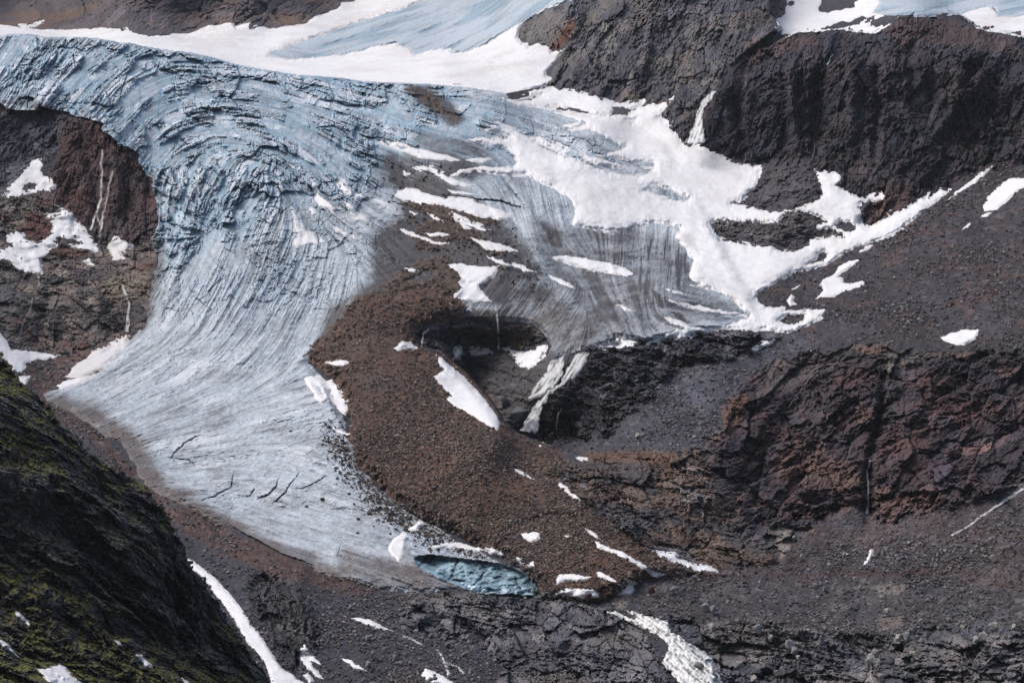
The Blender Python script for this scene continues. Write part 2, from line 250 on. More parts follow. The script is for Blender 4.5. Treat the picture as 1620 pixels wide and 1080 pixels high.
def tint(cols, x, y, z, size, c1, c2, c3, seed):
    k = len(cols); t = fbm(x, z * 1.3, y, size * 2.2, 3, seed + 11) * 2.2 + (c1 - .5) * .5 + (c2 - .5) * .6 + (c3 - .5) * .3
    t = np.clip((t + 1) / 2 * (k - 1), 0, k - 1.001); i = t.astype(int); f = (t - i)[..., None]; A = np.array(cols, f32)
    c = A[i] * (1 - f) + A[i + 1 if k > 1 else i] * f
    return c * (1.1 + .5 * (c3 - .5) + .45 * (c2 - .5) + .5 * smooth(.85, 1, c2))[..., None]
for k, (nm, poly, dip, size, amp, cols, lab) in enumerate(REG):
    s, d = sdf(poly, 16, 5.0 if nm in ('scree_slope', 'moraine') or min(p[1] for p in poly) > 700 else 2.2); m = d > -6
    w = smooth(-6, 6, d)
    x, y, z = X[s][m], Y[s][m], Z[s][m]
    h, c1, c2, c3 = rockfield(x, y, z, dip, size, k * 5 + 1, (U[s][m], V[s][m]))
    w = w[m]
    col = tint(cols, x, y, z, size, c1, c2, c3, k)
    A = np.zeros(d.shape, f32); A[m] = w; wsum[s] += A
    A[m] = w * h * amp; disp[s] += A
    B = np.zeros(d.shape + (3,), f32); B[m] = w[:, None] * col; Cc[s] += B
    A = np.zeros(d.shape, f32); A[m] = w; mm = A > best[s]
    best[s] = np.where(mm, A, best[s]); r_ = rid[s]; r_[mm] = k + 1
    if nm in ('scree_slope', 'moraine'): stone_w[s] = np.maximum(stone_w[s], A)
print('regions', time.time() - T0)
# default ground: grey brown gravel
w0 = np.clip(1 - wsum, 0, 1)
n_a = fbm(X, Z, Y, 60, 4, 70); n_b = fbm(X, Z, Y, 5, 3, 75)
dcol = C(.056, .054, .060)[None, None] * (1 + .35 * n_a[..., None]) + n_a[..., None] * C(.012, .002, -.004)
tot = np.maximum(wsum + w0, 1e-3)
Cc = (Cc + w0[..., None] * dcol) / tot[..., None]
disp = disp / tot + w0 / tot * (n_a * 2.5 + n_b * .8)
sc_ = np.maximum(stone_w, w0)
stone_w = np.clip(sc_, 0, 1)
# pebbly relief of gravel: small cells of stones, in metres
yy = Z + Y * .45
h1, e1, c1 = slab(X / 2.4, yy / 1.5, 31, 1.2, .6); h2, e2, c2 = slab(X / 1.2, yy / .9, 32, 1.2, .6)
peb = (h1 * .9 * smooth(.45, .8, c1) + h2 * .5)
pebc = (c2 - .5) * .5 + (c1 - .5) * .35 + smooth(.93, 1, c1) * .8
RUN = fbm(X * 1.0, Z * .25, Y * .25, 26, 3, 77)
R = R - INC ** .8 * (disp * .52 + stone_w * (peb * .22 + RUN * 1.6))
Cc *= (1 + stone_w * (pebc * .8 + RUN * .45 + .35 * fbm(X, Z, Y, 110, 2, 78)))[..., None]
# shelves of loose gravel on outcrops, patches of other colour, painted light on the hollow's ledges: (polygon, colour, strength, soft px)
PAINT = [
 ([(950,32),(965,40),(972,60),(975,80),(968,92),(960,75),(952,55)], C(.22,.205,.17), .9, 3),
 ([(905,25),(908,45),(895,65),(878,78),(873,75),(885,50)], C(.19,.08,.045), .85, 4),
 ([(822,40),(870,20),(900,15),(885,60),(860,66),(825,65)], C(.17,.155,.13), .8, 6),
 ([(985,140),(1012,143),(1010,160),(980,163)], C(.18,.15,.11), .8, 3),
 ([(1175,62),(1285,55),(1300,70),(1230,85),(1180,95)], C(.10,.06,.045), .6, 8),
 ([(1400,45),(1470,18),(1530,40),(1600,60),(1620,90),(1500,70),(1420,70)], C(.095,.055,.045), .6, 8),
 ([(1245,262),(1290,272),(1296,290),(1215,292),(1205,285),(1215,265)], C(.075,.068,.068), .8, 4),
 ([(1390,300),(1440,290),(1440,320),(1400,352),(1375,355),(1370,335)], C(.12,.065,.05), .7, 6),
 ([(1365,265),(1440,300),(1400,310),(1345,290)], C(.06,.04,.04), .5, 6),
 ([(40,335),(60,335),(82,355),(78,375),(58,385),(40,372)], C(.13,.06,.045), .9, 3),
 ([(75,400),(90,388),(135,395),(145,405),(100,408)], C(.14,.075,.055), .8, 3),
 ([(170,440),(235,430),(238,470),(190,478),(160,465)], C(.20,.165,.11), .7, 8),
 ([(0,430),(40,470),(12,525),(0,520)], C(.16,.15,.14), .5, 6),
 ([(805,532),(820,525),(838,530),(838,542),(825,550),(808,548)], C(.18,.125,.06), .8, 3),
 ([(709,520),(728,512),(745,512),(760,516),(775,522),(787,520),(760,521),(742,518),(728,520)], C(.26,.245,.225), .9, 2),  # lit top ledge of the black band, its light painted into the colour
 ([(788,518),(805,511),(830,513),(850,524),(862,537),(850,535),(830,524),(805,522)], C(.24,.21,.175), .8, 2),  # light on the right-hand top ledge of the hollow, put into the colour
 ([(1215,570),(1290,560),(1300,590),(1240,615),(1190,650)], C(.115,.095,.085), .6, 8),
 ([(1260,690),(1330,720),(1380,760),(1330,780),(1250,760),(1215,740)], C(.15,.085,.06), .6, 10),
 ([(1140,640),(1180,620),(1190,650),(1150,690)], C(.18,.095,.055), .7, 5),
 ([(1400,560),(1470,555),(1450,580),(1400,590)], C(.20,.175,.14), .6, 5),
 ([(920,715),(1020,712),(1080,720),(1050,735),(1000,730),(930,730)], C(.14,.075,.045), .8, 5),
 ([(1225,838),(1250,838),(1250,870),(1235,885)], C(.24,.21,.165), .9, 2),
 ([(1385,925),(1440,925),(1430,935),(1405,940),(1388,935)], C(.22,.19,.15), .9, 2),
 ([(1290,905),(1500,895),(1620,915),(1620,935),(1500,915),(1400,912),(1150,912),(1070,920),(1100,905)], C(.085,.048,.04), .7, 5),
 ([(1500,905),(1600,895),(1620,920),(1540,930)], C(.14,.115,.105), .5, 8),
 ([(1390,975),(1430,975),(1420,998),(1392,995)], C(.21,.17,.13), .8, 2),
 ([(1465,965),(1540,975),(1600,970),(1600,1000),(1500,995)], C(.12,.12,.12), .5, 6),
 ([(960,940),(1000,940),(990,960),(978,965)], C(.22,.20,.16), .8, 2),
 ([(930,755),(935,745),(925,775),(916,770)], C(.22,.20,.18), .8, 2),
 ([(300,830),(420,860),(560,925),(560,940),(430,905),(330,870)], C(.10,.062,.05), .6, 8),
 ([(630,935),(740,938),(745,948),(680,950),(620,945)], C(.14,.125,.11), .6, 6),
]
for poly, c, a, sf in PAINT:
    s, d = sdf(poly, 14, 2.2); w = (smooth(-sf, sf, d) * a)[..., None]
    lum = Cc[s] / np.maximum(Cc[s].mean(-1, keepdims=True), 1e-4)
    var = (1 + .5 * (n_b[s] + (c2[s] - .5)))[..., None]
    Cc[s] = Cc[s] * (1 - w) + c * np.clip(var, .3, 2) * w
# green lichen and moss on the flat bench tops of the right slope
s, d = sdf([(1330,530),(1480,515),(1620,540),(1620,580),(1500,560),(1400,575),(1320,570)], 20, 2)
w = smooth(-8, 12, d)[..., None] * .5 * smooth(-.2, .4, n_a[s])[..., None]; Cc[s] = Cc[s] * (1 - w) + C(.05, .058, .024) * w
print('paint', time.time() - T0)
# ------------------------------------------------------------------ grain of the ice: line integral convolution along a hand-set direction field
GR = [(20,130,-60),(80,120,-52),(150,90,-40),(200,170,-48),(240,110,-22),(300,95,5),(330,150,0),(400,130,10),(450,180,16),(550,160,15),(600,210,20),(700,240,15),(250,230,-48),(300,200,-20),(350,190,0),(420,205,12),(460,230,35),(480,290,62),(520,300,45),(240,320,88),(300,300,-72),(350,300,-65),(400,330,-60),(300,400,-65),(400,400,-72),(350,480,-60),(250,480,-62),(450,450,-62),(520,430,-75),(200,580,-32),(300,560,-40),(400,560,-48),(450,520,-60),(150,620,-25),(250,640,-22),(350,650,-20),(450,650,-12),(300,720,-6),(400,750,5),(500,750,18),(550,820,15),(450,840,18),(600,880,20),(400,820,18),(650,920,20),(560,350,35),(620,330,25),(700,320,25),(800,350,60),(850,330,80),(900,420,50),(1000,400,95),(1050,430,92),(900,480,-50),(850,520,-60),(950,480,60),(800,480,-50),(1100,480,10),(700,400,30),(850,180,20),(950,220,15),(620,420,45),(700,30,-20),(820,20,-40),(560,60,-18),(760,60,-30),(1450,5,-10)]
G_ = np.array(GR, float); th = np.radians(G_[:, 2])
num_c = 0; num_s = 0; den = 0
for (u0, v0, _), t_ in zip(GR, th):
    w = 1 / (((Uf - u0) ** 2 + (Vf - v0) ** 2) / 900 + 1) ** 2
    num_c = num_c + w * math.cos(2 * t_); num_s = num_s + w * math.sin(2 * t_)
ang = .5 * np.arctan2(num_s, num_c); DX = np.cos(ang).astype(f32); DY = np.sin(ang).astype(f32)
fy_idx = np.arange(NV, dtype=f32)[:, None] + np.zeros((1, NU), f32); fx_idx = np.arange(NU, dtype=f32)[None] + np.zeros((NV, 1), f32)
def lic(src, Lpx, st=1.0):
    o = src.copy(); n = int(Lpx / STEP / st)
    for sg in (1, -1):
        px = fx_idx.copy(); py = fy_idx.copy(); pdx = DX * sg; pdy = DY * sg
        for i in range(n):
            px = px + pdx * st; py = py + pdy * st
            ii = np.clip(px, 0, NU - 1).astype(np.int32); jj = np.clip(py, 0, NV - 1).astype(np.int32)
            o = o + src[jj, ii] * (1 - (i + 1) / (n + 1)) 
            nx = DX[jj, ii]; ny = DY[jj, ii]; f = np.sign(nx * pdx + ny * pdy); f[f == 0] = 1
            pdx = nx * f; pdy = ny * f
    o -= o.mean(); return (o / o.std()).astype(f32)
wn = rng.normal(size=U.shape).astype(f32)
L1 = lic(wn, 26)                                   # fine streaks
L2 = lic(blur(wn[::-1, ::-1].copy(), 2.6), 42)     # ribs
L3 = lic(blur(rng.normal(size=U.shape), 6.5), 70, 2.)  # broad ridges
for L in (L1, L2, L3): L /= L.std()
print('lic', time.time() - T0)
# crevassed zone strength
icef = np.zeros(U.shape, f32)
def addz(poly, a, sf, arr):
    s, d = sdf(poly, sf * 1.5, 1.); arr[s] = np.maximum(arr[s], a * smooth(-sf, sf, d))
addz([(-430,40),(300,70),(600,115),(740,140),(800,200),(720,260),(620,260),(560,330),(480,330),(400,360),(330,400),(260,430),(220,300),(150,190),(-430,190)], 1, 22, icef)
addz([(600,130),(740,140),(1000,250),(700,280),(600,260)], .6, 20, icef)
addz([(260,400),(520,330),(600,400),(520,480),(260,500)], .35, 40, icef)
dirt = np.zeros(U.shape, f32)
DIRT = [([(840,350),(900,360),(1000,360),(1080,380),(1090,440),(1170,490),(1050,525),(930,545),(860,470)], .42, 14),
 ([(905,380),(925,400),(960,450),(985,500),(975,520),(945,480),(915,430)], .65, 7),
 ([(985,400),(1005,430),(1015,480),(1030,515),(1010,510),(990,460)], .6, 6),
 ([(1060,390),(1085,400),(1090,430),(1080,445),(1068,420)], .5, 6),
 ([(560,470),(640,440),(700,470),(740,490),(790,490),(800,512),(760,515),(700,522),(660,530),(600,540)], 1.0, 8),
 ([(790,470),(860,500),(875,540),(885,570),(860,590),(862,530),(830,508),(790,512)], .6, 8),
 ([(590,440),(590,380),(635,345),(635,300),(600,262),(620,245),(660,258),(710,290),(760,325),(800,355),(840,390),(860,440),(820,450),(800,485),(740,480),(660,515),(560,490),(540,480)], .85, 16),
 ([(800,400),(860,430),(900,470),(960,510),(1000,535),(940,560),(870,570),(865,530),(820,500),(790,480),(780,440)], .5, 18),
 ([(640,135),(680,138),(710,160),(735,190),(715,200),(690,180),(665,165),(650,150)], .8, 6),
 ([(610,270),(640,240),(740,255),(790,270),(740,285),(680,280)], .7, 9), ([(660,205),(700,215),(740,225),(780,245),(700,250),(650,225)], .5, 8),
 ([(860,400),(890,415),(940,470),(960,500),(930,500),(880,445)], .6, 7), ([(1028,455),(1045,465),(1052,490),(1040,485)], .9, 3), ([(1062,492),(1080,495),(1090,510),(1070,505)], .9, 4),
 ([(930,425),(975,445),(1000,500),(1020,520),(990,530),(960,480)], .5, 8), ([(850,345),(880,360),(900,400),(870,390)], .7, 8),
 ([(560,800),(660,810),(800,880),(760,870),(660,840),(600,800)], .25, 12),
 ([(700,560),(740,585),(770,570),(800,565),(835,590),(872,560),(880,572),(865,600),(850,640),(820,650),(760,625)], .95, 8),
 ([(220,380),(250,370),(262,400),(250,450),(240,500),(205,540),(225,500),(235,440)], .65, 9),
 ([(70,618),(150,640),(230,700),(260,760),(330,800),(400,840),(560,910),(560,930),(400,870),(240,790),(150,690),(60,630)], .75, 14),
 ([(540,870),(640,880),(760,935),(600,940),(520,915)], .55, 16), ([(520,480),(600,470),(560,560),(500,560)], .7, 14),
 ([(500,560),(540,600),(560,700),(600,760),(680,820),(640,820),(560,740),(530,640)], .35, 10), ([(0,160),(60,160),(100,178),(60,176)], .6, 5)]
for p, a, sf in DIRT: addz(p, a, sf, dirt)
# ------------------------------------------------------------------ mesh helpers
def tag(o, label=None, cat=None, group=None, kind=None):
    if label: o['label'] = label
    if cat: o['category'] = cat
    if group: o['group'] = group
    if kind: o['kind'] = kind
    return o
def build_mesh(name, co, faces, mat, col=None, flat=False):
    me = bpy.data.meshes.new(name); nf = len(faces); k = faces.shape[1]
    me.vertices.add(len(co)); me.vertices.foreach_set('co', np.ascontiguousarray(co, f32).ravel())
    me.loops.add(nf * k); me.loops.foreach_set('vertex_index', np.ascontiguousarray(faces, np.int32).ravel())
    me.polygons.add(nf); me.polygons.foreach_set('loop_start', np.arange(0, nf * k, k, dtype=np.int32))
    me.polygons.foreach_set('use_smooth', np.full(nf, not flat))
    me.update(calc_edges=True)
    if col is not None:
        a = me.color_attributes.new('Col', 'FLOAT_COLOR', 'POINT')
        c = np.ones((len(co), 4), f32); c[:, :col.shape[1]] = col; a.data.foreach_set('color', c.ravel())
    me.materials.append(mat)
    o = bpy.data.objects.new(name, me); COL.objects.link(o); return o
def sheet(name, sl, Rl, mask, col, mat, flat=False):
    """mesh of all grid cells of slice sl whose four corners are in mask; Rl = distance at each vertex"""
    c = mask[:-1, :-1] & mask[1:, :-1] & mask[:-1, 1:] & mask[1:, 1:]
    if not c.any(): return None
    j, i = np.nonzero(c); n = mask.shape[1]
    q = np.stack([j * n + i, j * n + i + 1, (j + 1) * n + i + 1, (j + 1) * n + i], 1)[:, ::-1]
    used, inv = np.unique(q.ravel(), return_inverse=True)
    u = U[sl].ravel()[used]; v = V[sl].ravel()[used]; r = np.asarray(Rl, float).ravel()[used]
    co = np.stack([r * (u - 810) / F, r, r * (540 - v) / F + CZ], 1)
    return build_mesh(name, co, inv.reshape(-1, 4), mat, np.asarray(col).reshape(-1, np.asarray(col).shape[-1])[used], flat)
# ------------------------------------------------------------------ materials
def material(name, rough=.9, bump=.5, bscale=.6, var=.3, vscale=.5, spec=.3, sss=0, trans=0, detail=6):
    m = bpy.data.materials.new(name); m.use_nodes = True; t = m.node_tree; n = t.nodes; b = n['Principled BSDF']
    at = n.new('ShaderNodeAttribute'); at.attribute_name = 'Col'
    tc = n.new('ShaderNodeTexCoord')
    nz = n.new('ShaderNodeTexNoise'); nz.inputs['Scale'].default_value = vscale; nz.inputs['Detail'].default_value = detail; nz.inputs['Roughness'].default_value = .7
    mr = n.new('ShaderNodeMapRange'); mr.inputs[1].default_value = .3; mr.inputs[2].default_value = .7; mr.inputs[3].default_value = 1 - var; mr.inputs[4].default_value = 1 + var
    mx = n.new('ShaderNodeVectorMath'); mx.operation = 'SCALE'
    t.links.new(tc.outputs['Object'], nz.inputs['Vector']); t.links.new(nz.outputs[0], mr.inputs[0])
    t.links.new(at.outputs['Color'], mx.inputs[0]); t.links.new(mr.outputs[0], mx.inputs['Scale']); t.links.new(mx.outputs[0], b.inputs['Base Color'])
    b.inputs['Roughness'].default_value = rough; b.inputs['Specular IOR Level'].default_value = spec
    if bump:
        n2 = n.new('ShaderNodeTexNoise'); n2.inputs['Scale'].default_value = bscale; n2.inputs['Detail'].default_value = 5; n2.inputs['Roughness'].default_value = .65
        bp = n.new('ShaderNodeBump'); bp.inputs['Strength'].default_value = bump; bp.inputs['Distance'].default_value = 1.0
        t.links.new(tc.outputs['Object'], n2.inputs['Vector']); t.links.new(n2.outputs[0], bp.inputs['Height']); t.links.new(bp.outputs[0], b.inputs['Normal'])
    if trans:
        b.inputs['Alpha'].default_value = 1
        t.links.new(at.outputs['Alpha'], b.inputs['Alpha'])
    if trans:
        tr = n.new('ShaderNodeBsdfTranslucent'); tr.inputs[0].default_value = (.9, .92, .95, 1); ms = n.new('ShaderNodeMixShader'); ms.inputs[0].default_value = .35; tp_ = n.new('ShaderNodeBsdfTransparent'); m2 = n.new('ShaderNodeMixShader'); o_ = n['Material Output']; b.inputs['Alpha'].default_value = 1
        for l in list(b.inputs['Alpha'].links): t.links.remove(l)
        t.links.new(b.outputs[0], ms.inputs[1]); t.links.new(tr.outputs[0], ms.inputs[2]); t.links.new(at.outputs['Alpha'], m2.inputs[0]); t.links.new(tp_.outputs[0], m2.inputs[1]); t.links.new(ms.outputs[0], m2.inputs[2]); t.links.new(m2.outputs[0], o_.inputs[0])
    return m
M_ROCK = material('rock', .85, .8, .35, .35, .25)
M_GRAV = material('gravel', .95, .9, .8, .4, .5)
M_ICE = material('glacier_ice', .55, .35, .5, .10, .3, .4)
M_SNOW = material('snow', .8, .7, .22, .06, .15, .2)
M_DEB = material('debris', .95, .9, .6, .35, .5)
M_WATER = material('white_water', .4, .6, .8, .12, .5, .5)
M_FALL = material('falling_water', .5, .3, .8, .05, .5, .3, trans=1)
# ------------------------------------------------------------------ ice surface
GLAC = BROW[1:] + [(808,160),(905,180),(1050,230),(1110,330),(1150,400),(1190,470),(1200,500),(1150,522),(1100,524),(1040,537),(1022,543),(1000,538),(975,534),(962,540),(945,548),(930,553),(905,560),(888,568),(876,578),(866,588),(852,586),(835,570),(700,545),(660,530),(650,535),(560,520),(500,560),(490,575),(520,610),(556,690),(580,750),(640,805),(720,848),(790,880),(830,905),(858,940),
 (765,938),(740,936),(690,938),(640,936),(600,933),(560,921),(520,911),(480,895),(440,881),(400,859),(370,842),(340,826),(300,802),(260,786),(235,771),(212,753),(210,740),(195,720),(185,701),(165,690),(150,676),(125,661),(110,651),(90,641),(75,634),(68,622),(80,617),(110,612),(140,600),(165,580),(190,552),(205,537),(215,525),(228,515),(230,500),(237,470),(240,440),(243,400),(240,380),(246,365),(250,358),(252,345),(248,330),(245,310),(240,293),(243,285),(232,278),(226,268),(218,255),(220,245),(215,240),(200,232),(187,230),(185,225),(175,215),(160,205),(165,195),(140,188),(120,185),(100,175),(75,172),(62,167),(60,175),(30,175),(12,173),(0,162),(-40,163),(-430,165),(-430,50)]
s, dg = sdf(GLAC, 8, .9)
_c, _d = sdf(CAVE, 8, .5); _t = np.full(U.shape, -99., f32); _t[_c] = _d; dg = np.minimum(dg, -_t[s])
full = (slice(0, NV), slice(0, NU)); DG = np.full(U.shape, -99., f32); DG[s] = dg
Ricebase = RS - 2
und = fbm(X, Z, Y, 120, 3, 88)
cells_q = np.hypot((U - 320 + W40x * 30), (V - 370 + W40y * 30) * 1.35); cells_t = np.arctan2(V - 370 + W40y * 25, U - 320 + W40x * 25)
_w = (U + W40x * 60 > 575); _c2, _s2_ = math.cos(math.radians(24)), math.sin(math.radians(24))
cells_q = np.where(_w, -(U + W40x * 30) * _s2_ + (V + W40y * 40) * _c2 + 900, cells_q); cells_t = np.where(_w, (U * _c2 + V * _s2_) / 190 + W40x * .25, cells_t)
g1, ge1, gc1 = slab(cells_q / 34, cells_t * 6, 51, 1.2, .6); g2, ge2, gc2 = slab(cells_q / 15, cells_t * 13, 52, 1.2, .6)
block = g1 * 1.0 + g2 * .5
rib = L2; fine = L1
amp = icef
lowt = 1 - .75 * smooth(480, 620, Vf) * (U < 620)
g3, ge3, gc3 = slab(cells_q / 7.5 + g2, cells_t * 21, 53, 1.3, .7)
ser = smooth(-.1, .25, fbm(X, Z, Y, 60, 2, 131))            # where the ice is broken into blocks
lay = np.sin((V + W40y * 22 + g1 * 6) / 1.9) * .22
sharp = 1 - np.minimum(np.abs(L2), 1.2) * 1.6
h_ice = (und * 14 + (L3 * 2.2 + sharp * 2.3) * (amp + .12 * lowt) + L2 * .5 * lowt * (1 - amp) + (g1 * 8 + g2 * 3.6 * (.3 + ser) + g3 * 1.5 * (.2 + ser)) * amp
         - np.exp(-(ge1 / .045) ** 2) * 6 * amp - np.exp(-(ge2 / .05) ** 2) * 4 * amp * (.5 + ser) - np.exp(-(ge3 / .07) ** 2) * 1.6 * amp * ser + fine * (.75 * amp + .22) + lay * amp + L3 * .5)
# mottled small cups
n_c = fbm(X, Z, Y, 7, 3, 95); h_ice += n_c * 1.6
CREV = [([(326,235),(325,255),(318,275)],1.8),([(310,252),(302,280),(295,300),(290,315),(283,350)],3),([(290,260),(292,285)],2),([(375,245),(355,258),(347,272)],1.6),([(358,275),(353,295),(347,316)],4),([(270,300),(275,345)],1.8),([(267,330),(275,352)],2),([(410,255),(395,265),(390,280)],4),([(450,230),(460,250),(470,252)],2.5),([(300,205),(265,225),(245,245)],2.5),([(280,252),(330,245),(375,241)],1.3),([(262,262),(300,250),(340,240)],1.2),([(541,215),(538,243)],3.2),([(500,235),(506,256)],2.5),([(621,168),(612,188),(606,205)],3),([(640,188),(632,205)],2.5),([(600,160),(580,190)],1.8),([(700,170),(690,200)],2),([(735,178),(722,188)],2),
 ([(270,725),(290,702),(315,688)],1.5),([(270,725),(300,727),(307,736)],1.0),([(371,745),(365,770),(340,785),(320,790)],1.3),([(405,770),(395,785),(375,797)],1.6),([(449,740),(437,770),(425,782),(405,791)],2.0),([(475,748),(460,765),(445,785),(430,800)],1.5),([(518,752),(490,768),(468,774)],1.3),([(550,850),(540,860),(535,875)],1.5),([(463,412),(475,425),(485,429)],1.4),([(492,428),(505,430),(545,438)],1.3),([(608,390),(618,402),(626,416)],1.8),([(380,360),(378,388)],1.4),([(300,360),(312,372),(330,352)],2.0),([(345,330),(330,345),(318,362)],2.5),([(575,437),(573,460)],1.2),([(60,60),(62,80)],2.5),([(20,90),(35,110),(30,140)],2),([(95,75),(85,100),(70,120)],2),([(150,75),(135,110),(110,150)],2),([(256,125),(252,160),(250,185)],2.5),([(220,135),(222,165)],2),([(275,130),(278,158)],1.8),([(115,85),(120,105)],1.5),([(165,150),(150,175)],2),([(445,150),(440,170)],1.5),([(395,165),(440,172),(500,190)],1.6),([(330,180),(400,185),(470,205)],1.5),([(700,310),(790,318),(830,330)],1.4),([(765,280),(800,290),(830,325)],1.5),([(250,370),(268,350),(285,330)],2.5),([(290,300),(280,330),(276,350)],2.2),([(430,255),(425,275),(440,285)],2.2),([(480,250),(490,275)],2),([(410,290),(405,310)],2)]
blue = np.zeros(U.shape, f32)
for ln, w in CREV:
    if ln[0][1] > 600: w *= .62
    s, d, t = pdist(ln, 12); g = np.exp(-(d / (w * .8)) ** 2) * np.sin(np.clip(t, .02, .98) * math.pi) ** .5
    h_ice[s] -= g * (3.5 + w * 3.2); blue[s] = np.maximum(blue[s], g * min(1, w / 2.5))
RI = Ricebase - h_ice * INC * .6 - 4
# hanging snout edges above the left cliff bulge forward; margins thin out
edge = np.where(icef > .3, 1 - smooth(0, 26, DG), 0)
RI -= edge * 6 * (V < 400)
clean = C(.43, .495, .56); white = C(.72, .76, .82); deep = C(.13, .33, .47)
snowy = np.clip(smooth(.2, 1.5, rib * .6 + L3 * .5 + und * .5 + (gc1 - .5) * 1.2 * amp) * .6 + smooth(.75, 1, gc3 * .6 + gc2 * .4) * amp * .5, 0, .85)
fine2 = fbm(X, Z, Y, 2.6, 2, 171)
Ci = clean * (1 + .20 * n_c + .07 * np.clip(L1, -2, 2) + .5 * fine2 + amp * ((gc2 - .5) * .25 + (gc3 - .5) * .2))[..., None]
Ci = Ci * (1 - snowy[..., None]) + white * snowy[..., None]
crk = np.clip(np.exp(-(ge2 / .05) ** 2) * .8 * ser + np.exp(-(ge1 / .05) ** 2) * .6 + np.exp(-(ge3 / .06) ** 2) * .5 * ser, 0, 1) * amp
# clear bare ice is bluer than weathered ice: icefall faces
bb = np.clip(icef * (.30 + .35 * fbm(X, Z, Y, 45, 3, 101) + .25 * (gc1 - .5) + .18 * (g2)), 0, .75) * smooth(-.9, .6, -rib)
lowr_ = smooth(.5, 5, blur(h_ice, 5) - h_ice) * (amp * .6 + .08)
bb = np.maximum(bb, np.maximum(np.maximum(blue * .85, crk * .8), lowr_))[..., None]; Ci = Ci * (1 - bb) + deep * bb
# rock dust lying in the streaks
dn = fbm(X, Z, Y, 30, 4, 111)
streak = smooth(.2, 1.7, -L2 * .55 - L1 * .9 + dn * .8)
speck = smooth(.12, .42, fbm(X, Z, Y, 3.2, 3, 120)) * (1 - .6 * icef)
gen = np.clip(.07 + .16 * crk * smooth(-.3, .3, dn) + (.34 + .04 * icef) * streak + .14 * smooth(-.2, .4, fbm(X, Z, Y, 11, 4, 177, .65)) * (1 - icef) + .22 * smooth(0, .5, dn) * (1 - icef) + .35 * speck * smooth(-.3, .3, dn), 0, .7)
d_ = np.clip(gen + dirt * (1.1 + .35 * streak + .55 * dn + .2 * speck), 0, .97)[..., None]
dcol = C(.045, .040, .043) * (1 + .15 * dn[..., None]) ; brown = C(.12, .088, .07)
lowm = smooth(560, 700, Vf)[..., None] * .75
dcol = dcol * (1 - lowm) + C(.13, .105, .097) * lowm
Ci = Ci * (1 - d_) + dcol * d_
PIT = [(653,882),(660,877),(685,875),(710,879),(725,881),(760,885),(790,889),(820,900),(845,914),(856,928),(858,941),(830,944),(800,941),(765,938),(745,934),(720,925),(700,917),(680,907),(660,897)]
sp, dp = sdf(PIT, 10, .5); DP = np.full(U.shape, -99., f32); DP[sp] = dp
RC = R.copy()
mi = DG > -2.5
Rl = RI + np.where(DG < 0, (-DG) * 4, 0) + np.where((DG >= 0) & (V > 380), (1 - smooth(0, 10, DG)) * 5, 0)
Rl = np.where((DG < 0) | ((DG < 8) & (V > 400)), np.maximum(Rl, R - np.clip(DG, -5, 8) * 1.2), np.minimum(Rl, R - .8))
RIce = Rl
vis = mi & (DP < 1.5)
RC = np.where((DG > 0) & (DP < 0), Rl, RC)
GLo = sheet('glacier', full, Rl, vis, Ci, M_ICE)
GLo.data.polygons.foreach_set('use_smooth', np.zeros(len(GLo.data.polygons), bool))
tag(GLo, 'crevassed blue white glacier pouring down to a pale streaked tongue', 'glacier', kind='structure')
# inner blue ice wall of the snout cavity
pin = DP > -3
ptop = V - np.interp(U, [653,660,700,760,800,845,858], [884,877,878,885,890,915,936])
depth = smooth(0, 4, DP) * 5 * smooth(40, 0, ptop) + 3 * smooth(0, 3, DP) + 9 * np.exp(-((U - 690 - (V - 890) * .8) / 28) ** 2) * smooth(0, 8, DP)
pn = fbm(X, Z, Y, 9, 5, 130, .65)
Rw = RIce * 1.0 + 6 + depth - pn * 9 - fbm(X, Z * .3, Y, 4, 3, 133) * 4
Rw = np.where(DP < 0, RIce + (-DP) * 3 + 3, Rw)
wallc = C(.20, .31, .375) * (1 + 1.7 * pn[..., None] + .12 * L1[..., None]) 
tp = smooth(9, 1, V - np.interp(U, [653,660,700,760,800,845,858], [884,877,878,885,890,915,936])) * smooth(680, 740, U)
tp = np.clip(tp * .8 + .35 * smooth(.1, .6, pn), 0, .9)[..., None]
wallc = wallc * (1 - tp) + C(.26, .33, .38) * tp
for ln, w in [([(728,870),(724,890),(716,906),(712,915)],2.0),([(677,878),(667,892),(662,897)],1.8),([(770,902),(760,915),(750,925)],1.3),([(686,877),(680,890)],1.2),([(815,915),(825,935)],1.2)]:
    s, d, t = pdist(ln, 8); g = np.exp(-(d / w) ** 2); Rw[s] += g * 3; wallc[s] = wallc[s] * (1 - .85 * g[..., None]) + C(.03, .045, .055) * .85 * g[..., None]
o = sheet('ice_wall', full, Rw, pin, wallc, M_ICE)
tag(o, 'deep blue hollow ice wall at the snout of the glacier', 'ice wall', kind='structure')
RC = np.where(DP > 0, Rw, RC)
print('ice', time.time() - T0)
